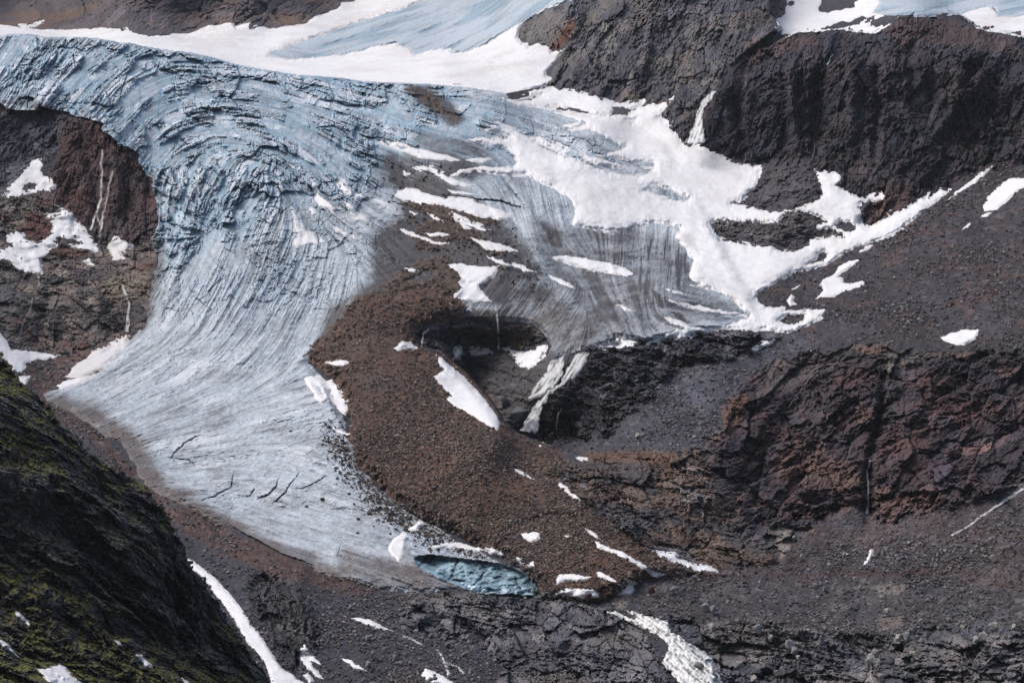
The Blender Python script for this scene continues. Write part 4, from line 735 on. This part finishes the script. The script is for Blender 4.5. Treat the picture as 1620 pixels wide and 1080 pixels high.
# ------------------------------------------------------------------ water
DXs, DYs = DX.copy(), DY.copy()
def water(poly, label, name, flow_deg, fall=True, off=2.5, cat=None, kind=None, dens=1., sf=1.6, big=False):
    s, d = sdf(poly, 6, 1.8 if big else .9); m = d > -1.8
    a = math.radians(flow_deg); p = U[s] * math.cos(a) + V[s] * math.sin(a); q = -U[s] * math.sin(a) + V[s] * math.cos(a)
    n = fbm(p / 26, q / 3.6, q * 0, 1, 3, 200, .6) if len(poly) < 30 or True and kind is None else fbm(p / 11, q / 6, q * 0, 1, 4, 200, .6); n2 = fbm(p / 5, q / 5, q * 0, 1, 3, 205)
    b = (blur(RC[s], 9) - 9 if big else np.minimum(blur(RC[s], 4), RC[s] + .5)) - (off + np.clip(d, -1.8, 3) * .5 + n * 1.4 + (np.maximum(V[s] - min(q_[1] for q_ in poly), 0) * .38 if fall and (max(q_[1] for q_ in poly) - min(q_[1] for q_ in poly)) > 60 and len(poly) > 13 else 0) + n2 * (.4 if fall else 2.0)) * INC[s] ** .5
    c = np.ones(d.shape + (4,), f32)
    if fall:
        c[..., :3] = C(.88, .89, .90) * (.97 + .1 * n[..., None]); c[..., 3] = np.clip((smooth(-sf, sf, d) * (.95 + 2.0 * n + .6 * n2)) * dens, 0, 1)
        mt = M_FALL
    else:
        f = smooth(-.38, .12, n * 1.3 + n2 * .9)[..., None]
        c[..., :3] = C(.16, .165, .165) * (1 - f) + C(.86, .86, .85) * f; mt = M_WATER
    o = sheet(name, s, b, m, c, mt)
    if kind: tag(o, label, cat, kind=kind)
    else: tag(o, label, cat or name.replace('_', ' '))
def strip(line, w0, w1):
    L, Rr = [], []; n = len(line)
    for i, (x, y) in enumerate(line):
        x0, y0 = line[max(0, i - 1)]; x1, y1 = line[min(n - 1, i + 1)]; dx, dy = x1 - x0, y1 - y0; l = math.hypot(dx, dy); w = (w0 + (w1 - w0) * i / (n - 1)) / 2
        L.append((x - dy / l * w, y + dx / l * w)); Rr.append((x + dy / l * w, y - dx / l * w))
    return L + Rr[::-1]
water([(1131,141),(1133,143),(1127,153),(1120,162),(1112,173),(1110,190),(1112,205),(1116,225),(1105,228),(1084,224),(1092,212),(1100,195),(1103,178),(1108,165),(1116,154),(1124,147)], 'tall thin waterfall fanning into spray on the dark cliff', 'waterfall', 110, dens=1., sf=3.5, big=True)
water([(883,568),(893,563),(892,575),(889,588),(890,594),(877,610),(862,622),(850,628),(836,632),(843,616),(855,600),(865,590),(870,572)], 'rear stream of the twin waterfall pouring from the glacier hollow', 'waterfall', 125, big=True, sf=2.6)
water([(903,574),(911,561),(924,556),(931,558),(924,578),(916,592),(905,599),(895,603),(885,612),(870,622),(862,635),(855,650),(850,684),(824,681),(832,665),(843,645),(858,628),(873,615),(887,606),(895,587)], 'front stream of the twin waterfall curving over the black buttress', 'waterfall', 122, big=True, sf=2.6)
THR = [([(163,237),(160,258),(161,275),(160,300),(159,320),(152,338),(147,352),(143,364)],2.2,3.0,'outer meltwater thread braiding down the rust red cliff'),
 ([(178,270),(173,290),(169,315),(163,340),(160,360),(157,376)],2.2,3.0,'inner meltwater thread braiding down the rust red cliff'),
 ([(152,338),(157,350),(160,362)],1.8,2.2,'short cross thread joining the two meltwater threads'),
 ([(193,450),(199,465),(205,480),(203,500),(201,525)],2.4,4.5,'thin fall over the layered steps beside the glacier'),
 ([(61,437),(62,452)],2,2.4,'tiny trickle under the branching snow patch'),
 ([(52,470),(48,490),(38,505),(33,525),(31,536)],2.,2.2,'faint trickle on the dark layered rock'),
 ([(784,478),(786,495),(787,512),(788,530),(789,552)],1.8,2.8,'thin fall dropping from the star shaped snow patch into the hollow'),
 ([(678,522),(671,527),(668,536),(667,548)],2.6,1.8,'small spout at the dark end of the hollow'),
 ([(1318,86),(1312,96),(1309,103)],1.6,2.4,'glint of water high on the dark cliff'),
 ([(1296,176),(1291,200),(1290,225),(1285,250),(1278,262)],1.2,1.8,'dark cliff trickle in the central chimney'),
 ([(1376,728),(1372,745),(1374,770),(1373,800),(1372,812)],1.8,2.4,'narrow cascade in the black gully of the rust cliff'),
 ([(888,645),(882,660),(880,680)],1.5,2,'side drip beside the twin waterfall')]
for ln, a, b, lab in THR: water(strip(ln, a, b), lab, 'waterfall', 92, dens=.35 if ('faint' in lab or 'chimney' in lab) else (.75 if 'layered' in lab or 'thread' in lab else 1.), sf=1.5)
water([(960,967),(975,968),(985,973),(1000,978),(1010,975),(992,966),(1005,968),(1030,976),(1040,978),(1057,985),(1060,1000),(1075,1005),(1085,1015),(1105,1025),(1125,1040),(1135,1060),(1150,1100),(1170,1200),(1100,1200),(1085,1095),(1070,1072),(1048,1048),(1060,1022),(1042,1004),(1010,990),(985,978)], 'white meltwater torrent rushing down between bedrock banks', 'stream', 40, False, .8, 'stream', 'structure')
water(strip([(616,996),(632,1003),(650,1010),(668,1019)], 2, 3), 'small brook trickling from the snow streak', 'brook', 25, True, .4, 'brook', 'structure')
water(strip([(689,1024),(698,1036),(705,1052),(713,1072)], 3, 6), 'lower reach of the small brook foaming over stones', 'brook', 60, True, .4, 'brook', 'structure')
water(strip([(700,1045),(725,1055),(735,1066)], 2, 4), 'side arm of the small brook', 'brook', 40, True, .4, 'brook', 'structure')
water(strip([(1640,760),(1600,785),(1565,808),(1535,830),(1505,846)], 5, 3), 'thin white stream slanting down the brown scree', 'brook', -35, True, .4, 'brook', 'structure')
# pool by the blue ice
s, d = sdf([(842,934),(860,934),(872,936),(872,946),(856,947),(845,944)], 6, .5)
o = sheet('meltwater_pool', s, RC[s] - 1.5 - np.clip(d, -2, 2), d > -1.5, np.ones(d.shape + (1,), f32) * C(.035, .05, .045), material('pool_water', .12, .1, .5, .05, .3, .5)); tag(o, 'dark green meltwater pool beside the blue ice wall', 'pool', kind='structure')
print('water', time.time() - T0)
# ------------------------------------------------------------------ foreground hill
RH = tps([(-170,420,1100),(0,556,1015),(75,622,1005),(130,690,1005),(210,780,1005),(265,830,1010),(300,885,1020),(370,1000,1045),(430,1080,1062),(500,1200,1060),(0,640,965),(100,720,975),(200,810,985),(0,730,940),(60,760,945),(0,850,932),(120,860,950),(200,900,965),(280,960,1000),(0,920,905),(100,960,915),(180,1000,935),(300,1040,985),(0,1000,860),(0,1080,800),(150,1080,860),(250,1080,905),(350,1080,985),(0,1200,700),(250,1200,800),(-170,700,900),(-170,1000,800),(-170,1200,650)])
HILL = [(-430,270),(-60,500),(0,556),(12,572),(20,580),(27,596),(38,612),(50,615),(62,628),(75,640),(85,655),(97,672),(112,682),(128,692),(131,708),(140,716),(160,728),(180,735),(196,748),(212,758),(232,772),(244,785),(262,800),(268,812),(272,830),(280,845),(292,862),(298,884),(310,905),(322,915),(330,930),(342,945),(352,965),(368,985),(378,1000),(388,1020),(400,1040),(418,1062),(428,1078),(440,1100),(480,1201),(-430,1201)]
sh, dh = sdf(HILL, 14, 4.5)
Xh, Yh, Zh = [a.astype(f32) for a in (RH[sh] * (U[sh] - 810) / F, RH[sh], RH[sh] * (540 - V[sh]) / F + CZ)]
hA, k1, k2, k3 = rockfield(Xh, Yh, Zh, 24, 16, 300); hB, q1, q2, q3 = rockfield(Xh, Yh, Zh, 70, 9, 320)
cliffw = fbm(Xh, Zh, Yh, 60, 2, 330); sel = smooth(-.2, .3, cliffw)
steep = np.zeros(U.shape, f32); addz([(0,720),(60,750),(150,760),(240,850),(330,990),(400,1070),(300,1040),(180,960),(60,900),(-430,840),(-430,720)], 1, 25, steep)
inh = 1 / np.clip(blur(incidence(RH)[sh], 3), .3, 1)
hr = (hA * (1 - sel) + hB * sel) * (6.5 + 6.0 * steep[sh]) + fbm(Xh, Zh, Yh, 2.2, 3, 335) * .35
Rh = RH[sh] - hr * inh * .55
P = np.stack([Rh * (U[sh] - 810) / F, Rh, Rh * (540 - V[sh]) / F], -1); P = np.stack([blur(P[..., i], 2.0) for i in range(3)], -1)
nn = np.cross(np.gradient(P, axis=1), np.gradient(P, axis=0)); nn /= np.linalg.norm(nn, axis=-1)[..., None] + 1e-9; up = np.abs(nn[..., 2])
mg = fbm(Xh, Zh, Yh, 22, 4, 340); mf = fbm(Xh, Zh, Yh, 3, 3, 345)
moss = smooth(.5, .85, up + .8 * mg + .35 * mf) * (1 - .7 * steep[sh])
ch = C(.085, .085, .09) * (1 + .9 * (k3 - .5) + .6 * (k2 - .5))[..., None]; pale = smooth(.72, .86, k2 * .5 + k3 * .5 + .25 * mg)[..., None]; ch = ch * (1 - pale) + C(.11, .11, .105) * pale
mcol = C(.10, .10, .028) * (1 + .8 * mf[..., None]) + smooth(.1, .5, -mg)[..., None] * C(.06, .03, -.004)
ch = ch * (1 - moss[..., None]) + mcol * moss[..., None]
lowr = smooth(930, 1040, V[sh] + (140 - U[sh]) * .2)[..., None] * .6; ch = ch * (1 - lowr * (1 - moss[..., None])) + C(.05, .045, .045) * (1 + .8 * (k3 - .5))[..., None] * lowr * (1 - moss[..., None])
mh = dh > -1.6
o = sheet('hill', sh, np.where(dh < -.1, Rh + 60, Rh), mh, np.clip(ch, .004, .5), M_ROCK, True); tag(o, 'steep dark mossy hillside close to the viewer', 'hill', kind='structure')
RC_back = RC.copy(); RC[sh] = np.where(dh > 0, Rh, RC[sh]); HW = np.zeros(U.shape, bool); HW[sh] = dh > 1
SNOWW[sh] = np.where(dh > 0, 0, SNOWW[sh])
for p, lab in [([(19,962),(30,968),(45,980),(50,993),(38,985),(27,975)], 'snow sliver high on the mossy foreground hill'),
 ([(-20,1005),(0,1010),(15,1018),(28,1035),(33,1043),(18,1034),(0,1021),(-20,1015)], 'snow streak at the edge of the picture on the mossy hill'),
 ([(57,1058),(72,1056),(92,1052),(92,1046),(105,1055),(115,1070),(140,1082),(140,1100),(85,1100),(75,1076)], 'snow patch in the hollow at the bottom of the mossy hill'),
 ([(180,1012),(190,1013),(198,1024),(187,1021)], 'snow scrap on the gravelly foot of the mossy hill'),
 ([(211,1032),(225,1035),(235,1045),(243,1053),(235,1055),(220,1044)], 'slanting snow scrap below the smaller one on the hill'),
 ([(288,1073),(300,1077),(305,1087),(290,1087)], 'snow corner at the bottom edge of the mossy hill')]:
    snow(p, lab, rough=.6, th=.3, mx=3, bl=2., lift=.1)
print('hill', time.time() - T0)
# ------------------------------------------------------------------ loose stones
def ground_at(u, v):
    i = np.clip(np.searchsorted(ua, u), 1, NU - 1); j = np.clip(np.searchsorted(va, v), 1, NV - 1)
    r = RC[j, i]; return np.stack([r * (u - 810) / F, r, r * (540 - v) / F + CZ], -1)
CUBE = np.array([(-1,-1,-1),(1,-1,-1),(1,1,-1),(-1,1,-1),(-1,-1,1),(1,-1,1),(1,1,1),(-1,1,1)], float)
CF = np.array([(0,3,2,1),(4,5,6,7),(0,1,5,4),(1,2,6,5),(2,3,7,6),(3,0,4,7)])
def stones(name, label, w, n, smin, smax, cols, mat, seed, pw=3.):
    r = np.random.RandomState(seed); w = w.copy(); w[(U < -20) | (U > 1640) | (V < -20) | (V > 1100)] = 0; w *= (1 - SNOWW)
    cw = w.ravel() * np.repeat(np.gradient(va), NU) * np.tile(np.gradient(ua), NV); c = np.cumsum(cw); idx = np.searchsorted(c, r.rand(n) * c[-1])
    j, i = np.unravel_index(np.minimum(idx, U.size - 1), U.shape); u = ua[i] + r.uniform(-.7, .7, n); v = va[j] + r.uniform(-.7, .7, n)
    P = ground_at(u, v); s = smin + (smax - smin) * r.rand(n) ** pw; s = s * P[:, 1] / 1500
    B = CUBE[None] * (.5 + .0 * s[:, None, None]) * (1 + r.uniform(-.42, .25, (n, 8, 3))); B *= np.stack([r.uniform(.7, 1.3, n), r.uniform(.6, 1., n), r.uniform(.4, .8, n)], -1)[:, None]
    a, b = r.uniform(0, 6.28, n), r.normal(0, .45, n); ca, sa, cb, sb = np.cos(a), np.sin(a), np.cos(b), np.sin(b)
    x, y, z = B[..., 0], B[..., 1], B[..., 2]; x, y = x * ca[:, None] - y * sa[:, None], x * sa[:, None] + y * ca[:, None]; y, z = y * cb[:, None] - z * sb[:, None], y * sb[:, None] + z * cb[:, None]
    B = np.stack([x, y, z], -1) * s[:, None, None]; P = P - np.array([0, .35, -.15]) * s[:, None]
    co = (B + P[:, None]).reshape(-1, 3); fc = (CF[None] + 8 * np.arange(n)[:, None, None]).reshape(-1, 4)
    k = np.array(cols)[r.randint(0, len(cols), n)] * r.uniform(.55, 1.5, n)[:, None]
    o = build_mesh(name, co, fc, mat, np.repeat(k, 8, 0), True); tag(o, label, name.replace('_', ' '), kind='stuff'); return o
gw = np.clip(stone_w, 0, 1) * (DG < -1) * (MORW < .3) * (~HW) * smooth(1500, 1300, V) 
gw *= (.12 + smooth(-.1, .45, n_a + n_b * .5)) * np.where((V < 240), .0, 1)
stones('scree_stones', 'countless loose grey and rusty stones lying on the gravel slopes', gw, 46000, .25, 1.9, [(.13,.13,.15),(.10,.10,.115),(.17,.165,.17),(.12,.08,.07),(.08,.075,.085),(.22,.21,.20)], M_ROCK, 1, 4.)
stones('moraine_rubble', 'countless brown stones covering the debris heap', MORW * (.25 + smooth(-.25, .45, n_a + .5 * n_b)) * (.3 + .7 * smooth(560, 640, Vf)), 40000, .25, 1.8, [(.13,.10,.085),(.16,.12,.10),(.10,.082,.077),(.21,.16,.13),(.10,.09,.09)], M_ROCK, 2, 3.5)
stones('hill_stones', 'loose slabs and stones strewn over the mossy hill', HW * (1 - .6 * steep), 6000, .3, 2.2, [(.07,.07,.07),(.05,.05,.05),(.10,.10,.095),(.045,.035,.03)], M_ROCK, 3, 3.5)
iw = np.zeros(U.shape, f32); addz([(520,660),(560,700),(600,760),(680,822),(760,865),(800,885),(780,892),(700,870),(640,850),(580,800),(540,750),(510,700)], 1, 25, iw)
iw2 = np.zeros(U.shape, f32); addz([(620,270),(760,340),(830,400),(860,450),(800,440),(700,400),(640,340)], .6, 30, iw2)
stones('ice_grit', 'fine brown grit sprinkled on the ice near the debris', np.maximum(iw ** 2, iw2 * .35) * (DG > 3) * (MORW < .2) * (DP < -2), 2600, .4, 1.8, [(.09,.065,.055),(.13,.09,.07),(.06,.05,.05)], M_ROCK, 4, 3.)
print('stones', time.time() - T0)
# ------------------------------------------------------------------ boulders, one object each
import bmesh
def rock_mesh(name, seed, mat, col, squash=.75, n=16):
    r = random.Random(seed); bm = bmesh.new()
    for i in range(n):
        v = Vector((r.gauss(0, 1), r.gauss(0, 1), r.gauss(0, 1))).normalized() * r.uniform(.42, .56); bm.verts.new((v.x, v.y * .85, v.z * squash + .2))
    g = bmesh.ops.convex_hull(bm, input=bm.verts); bmesh.ops.delete(bm, geom=list({e for e in g['geom_interior'] + g['geom_unused'] if isinstance(e, bmesh.types.BMVert)}), context='VERTS')
    bmesh.ops.bevel(bm, geom=list(bm.edges), offset=.035, segments=1, affect='EDGES')
    for v in bm.verts: v.co += Vector((r.gauss(0, .008), r.gauss(0, .008), r.gauss(0, .008)))
    me = bpy.data.meshes.new(name); bm.to_mesh(me); bm.free()
    a = me.color_attributes.new('Col', 'FLOAT_COLOR', 'POINT')
    for d in a.data: k = r.uniform(.75, 1.25); d.color = (col[0] * k, col[1] * k, col[2] * k, 1)
    me.materials.append(mat); return me
M_BOUL = material('boulder_rock', .85, .6, 1.5, .35, 1.2)
BR = [rock_mesh('boulder', 10 + i, M_BOUL, c) for i, c in enumerate([(.065,.04,.034),(.08,.052,.042),(.05,.036,.034),(.09,.06,.045)])]
GY = [rock_mesh('boulder', 20 + i, M_BOUL, c, .8) for i, c in enumerate([(.26,.255,.25),(.19,.19,.205),(.32,.30,.265),(.14,.135,.14)])]
RD = rock_mesh('boulder', 31, M_BOUL, (.07,.025,.022), .85, 12)
def boulder(me, u, v, px, label, group=None, sink=.25, name='boulder', cat='boulder'):
    P = ground_at(np.array(float(u)), np.array(float(v))); s = px * P[1] / F
    o = bpy.data.objects.new(name, me); COL.objects.link(o); f_ = 1 if (me in GY or me is RD) else 0; s *= 1 + .35 * f_; o.location = (P[0], P[1] - (.2 + .75 * f_) * s, P[2] - sink * s * .3 + .12 * f_ * s)
    o.rotation_euler = (random.uniform(-.2, .2), random.uniform(-.2, .2), random.uniform(0, 6.28)); o.scale = (s, s, s * random.uniform(.8, 1.1))
    tag(o, label, cat, group); return o
G1 = 'boulders scattered on the ice beside the moraine'
for u, v, px, lab in [(510,790,9,'largest dark boulder standing alone on the lower ice'),(584,813,10,'big round brown boulder on the ice above the snout'),(567,821,8,'brown boulder just below the big round one on the ice'),(601,803,10,'brown boulder at the debris edge over the big round one'),(566,843,6,'small brown boulder alone near the curved crack of the snout'),(642,838,7,'dark boulder touching the little snow wedge'),(680,868,8,'dark boulder at the near corner of the long snow cap'),(692,869,7,'flat boulder beside the corner boulder of the snow cap'),(696,856,7,'boulder above the near end of the long snow cap'),(727,870,6,'boulder perched over the black crack of the blue ice wall'),(460,682,6,'lone dark boulder in the middle of the streaked ice'),(590,793,8,'boulder at the tip of the debris edge above the snout'),(532,741,9,'dark boulder cluster head at the fringe of the debris'),(485,801,6,'small boulder at the end of a thin crack'),(633,828,6,'boulder between the little snow wedge and the debris')]:
    boulder(random.choice(BR), u, v, px, lab)
rr = np.random.RandomState(21); cw = np.cumsum((iw ** 1.5 * (DG > 2) * (MORW < .15) * (SNOWW < .1) * (DP < -3)).ravel())
for q in rr.rand(150) * cw[-1]:
    j, i = np.unravel_index(np.searchsorted(cw, q), U.shape)
    boulder(BR[rr.randint(4)], ua[i], va[j], 2.2 + 4 * rr.rand() ** 2, 'small brown boulder on the ice near the debris edge', G1)
boulder(RD, 931, 946, 12, 'dark red boulder resting on the arched snow bank')
boulder(RD, 1031, 934, 14, 'dark red boulder on gravel beyond the foot of the diagonal snow strip')
for u, v, px, lab in [(1007,691,9,'pale boulder alone on the grey gravel apron'),(1568,884,12,'pale rounded boulder on the brown scree'),(1559,881,7,'small boulder leaning on the pale rounded one'),(1402,968,12,'grey boulder under the pale slab on the gravel bench'),(1128,965,14,'grey rounded boulder on the stream bank gravel'),(1115,961,13,'light flat boulder beside the grey rounded one'),(1570,992,16,'large pale boulder among the bedrock slabs'),(1602,992,11,'pale flat boulder near the picture edge'),(1352,917,7,'white stone on the gravel bench'),(1105,1055,13,'dark boulder splitting the white torrent'),(1128,1068,12,'second dark boulder at the edge of the torrent'),(1025,973,16,'dark rock parting the head of the torrent'),(593,1037,14,'grey boulder in the rubble by the brook'),(582,1052,12,'grey boulder below its neighbour in the rubble'),(554,962,8,'flat stone on the gravel under the snout'),(1066,933,14,'blue grey boulder beside the dark red one'),(660,1000,8,'pale stone at the brook'),(1268,882,8,'grey boulder in the scree under the pale rib'),(1400,868,7,'tan stone near the hourglass snow scrap'),(1255,853,9,'grey stone beside the pale rib of rock')]:
    dark = 'dark' in lab; me = random.choice([BR[2], GY[3]]) if dark else (GY[2] if ('pale' in lab or 'light' in lab or 'white' in lab or 'tan' in lab) else GY[1])
    boulder(me, u, v, px, lab)
for k in range(46):
    u = rr.uniform(1120, 1610); v = rr.uniform(925, 1000) if k % 2 else rr.uniform(840, 900)
    boulder(GY[rr.randint(4)], u, v, rr.uniform(3, 8), 'loose boulder on the gravel bench above the torrent', 'boulders on the gravel bench')
for k in range(34):
    boulder(GY[rr.choice([0, 2, 0, 1])], rr.uniform(1120, 1612), rr.uniform(985, 1074), rr.uniform(6, 17), 'pale angular block among the bedrock slabs on the far stream bank', 'pale blocks on the far stream bank', .5)
for k in range(40):
    boulder(GY[rr.choice([1, 3, 3])], rr.uniform(560, 740), rr.uniform(1000, 1078), rr.uniform(3, 9), 'loose grey boulder in the rubble around the small brook', 'boulders around the brook')
G3 = 'boulders lying on the brown moraine'
wm = (MORW > .9) & (SNOWW < .1) & (V > 560) & (U < 1100); cwm = np.cumsum(wm.ravel().astype(float))
for q in rr.rand(70) * cwm[-1]:
    j, i = np.unravel_index(np.searchsorted(cwm, q), U.shape)
    boulder(BR[rr.randint(4)] if rr.rand() < .75 else GY[3], ua[i], va[j], 3 + 5 * rr.rand() ** 3, 'brown boulder among the rubble of the moraine', G3)
g = rock_mesh('boulder', 77, M_BOUL, (.085, .10, .105), 1.25, 11); boulder(g, 821, 656, 32, 'big blue grey block wedged at the foot of the twin waterfall')
g2 = rock_mesh('boulder', 78, M_BOUL, (.08, .085, .09), 1.2, 12); boulder(g2, 800, 640, 20, 'grey block behind the big wedged one')
IB = [rock_mesh('ice_block', 40 + i, M_ICE, (.62, .74, .82), .7) for i in range(2)]
for u, v, px, lab in [(732,924,8,'small ice block at the near end of the row below the blue wall'),(743,929,10,'flat ice block second in the row below the blue wall'),(752,932,15,'largest ice block in the row below the blue wall'),(766,935,10,'low ice block at the far end of the row'),(799,938,19,'rounded snowy block alone under the blue wall'),(697,905,18,'fallen ice slab lying in the mouth of the blue hollow')]:
    boulder(IB[0], u, v, px, lab, None, .1, 'ice_block', 'ice block')
# ------------------------------------------------------------------ five climbers on the brow
def plain(name, c, r=.8):
    m = bpy.data.materials.new(name); m.use_nodes = True; n = m.node_tree.nodes; b = n['Principled BSDF']; nz = n.new('ShaderNodeTexNoise'); nz.inputs['Scale'].default_value = 8
    mr = n.new('ShaderNodeMix'); mr.data_type = 'RGBA'; mr.inputs[6].default_value = (*[x * .8 for x in c], 1); mr.inputs[7].default_value = (*c, 1)
    m.node_tree.links.new(nz.outputs[0], mr.inputs[0]); m.node_tree.links.new(mr.outputs[2], b.inputs['Base Color']); b.inputs['Roughness'].default_value = r; return m
def skin(name, V_, E_, rad, mat, root=0):
    me = bpy.data.meshes.new(name); me.from_pydata(V_, E_, []); o = bpy.data.objects.new(name, me); COL.objects.link(o)
    md = o.modifiers.new('skin', 'SKIN'); md.use_smooth_shade = True
    for i, r in enumerate(rad): me.skin_vertices[0].data[i].radius = (r, r)
    me.skin_vertices[0].data[root].use_root = True
    o.modifiers.new('sub', 'SUBSURF').levels = 1; me.materials.append(mat); return o
M_SK = plain('skin', (.45, .28, .2)); M_TR = plain('trousers', (.03, .03, .035))
def climber(u, v, jc, lab, step):
    P = ground_at(np.array(float(u)), np.array(float(v)))
    t = bpy.data.objects.new('person', None); COL.objects.link(t); t.scale = (1.15, 1.15, 1.15); t.location = (P[0], P[1] - 1.5, P[2] + .15); tag(t, lab, 'person', 'five climbers roped on the snow above the icefall')
    s = step
    Vb = [(0,0,.95),(0,0,1.2),(0,0,1.42),(0,0,1.52),(0,-.02,1.66),(-.1,0,.9),(-.12,-.1*s,.5),(-.12,.05*s,.08),(-.12,-.1+.05*s,.03),(.1,0,.9),(.12,.1*s,.5),(.12,.15*s,.08),(.12,.02*s-.02,.03),(-.2,0,1.4),(-.27,-.05,1.12),(-.25,-.25,.95),(.2,0,1.4),(.27,-.05,1.12),(.25,-.22,.98),(0,-.02,1.76)]
    E = [(0,1),(1,2),(2,3),(3,4),(4,19),(0,5),(5,6),(6,7),(7,8),(0,9),(9,10),(10,11),(11,12),(2,13),(13,14),(14,15),(2,16),(16,17),(17,18)]
    rd = [.15,.15,.16,.06,.1,.1,.075,.05,.045,.1,.075,.05,.045,.07,.05,.04,.07,.05,.04,.08]
    b = skin('body', Vb, E, rd, M_SK); b.parent = t
    j = skin('jacket', [Vb[i] for i in (0,1,2,13,14,16,17)], [(0,1),(1,2),(2,3),(3,4),(2,5),(5,6)], [.27,.27,.25,.14,.10,.14,.10], plain('jacket', jc)); j.parent = t
    p = skin('trousers', [Vb[i] for i in (0,5,6,7,9,10,11)], [(0,1),(1,2),(2,3),(0,4),(4,5),(5,6)], [.23,.17,.14,.11,.17,.14,.11], M_TR); p.parent = t
    bm = bmesh.new(); bmesh.ops.create_cube(bm, size=1); 
    for v_ in bm.verts: v_.co = Vector((v_.co.x * (.34 if v_.co.z < 0 else .26), v_.co.y * .22 + .26, v_.co.z * .5 + 1.22))
    bmesh.ops.bevel(bm, geom=list(bm.edges), offset=.05, segments=2, affect='EDGES'); me = bpy.data.meshes.new('backpack'); bm.to_mesh(me); bm.free(); me.materials.append(plain('backpack', (.06, .03, .02)))
    k = bpy.data.objects.new('backpack', me); COL.objects.link(k); k.parent = t
for u, jc, lab, st in [(717.6,(.05,.02,.015),'climber nearest the brown rubble, head of the row of five',1),(720.4,(.02,.02,.025),'second climber from the rubble end of the row of five',-1),(723.0,(.05,.015,.01),'middle climber of the row of five on the brow',.6),(725.4,(.015,.02,.03),'fourth climber in the row, before the last',-.8),(728.0,(.02,.018,.016),'last climber of the row, nearest the open snow',.9)]:
    climber(u, 135.2, jc, lab, st)
# ------------------------------------------------------------------ the air between the slopes
def hazebox(x0, x1, y0, y1, z0, z1, dens):
    bm = bmesh.new(); bmesh.ops.create_cube(bm, size=1)
    for v in bm.verts: v.co = Vector(((x0 + x1) / 2 + v.co.x * (x1 - x0), (y0 + y1) / 2 + v.co.y * (y1 - y0), (z0 + z1) / 2 + v.co.z * (z1 - z0)))
    me = bpy.data.meshes.new('haze'); bm.to_mesh(me); bm.free(); m = bpy.data.materials.new('haze'); m.use_nodes = True; n = m.node_tree.nodes; n.remove(n['Principled BSDF'])
    pv = n.new('ShaderNodeVolumePrincipled'); pv.inputs['Color'].default_value = (.82, .89, 1, 1); pv.inputs['Density'].default_value = dens; pv.inputs['Anisotropy'].default_value = .1
    m.node_tree.links.new(pv.outputs[0], n['Material Output'].inputs['Volume']); me.materials.append(m); o = bpy.data.objects.new('haze', me); COL.objects.link(o); tag(o, 'thin pale air filling the valley', 'haze', kind='stuff')
HAZE = 0.000013
if HAZE: hazebox(-2200, 2200, -30, 5200, -400, 1200, HAZE)
print('done', time.time() - T0)
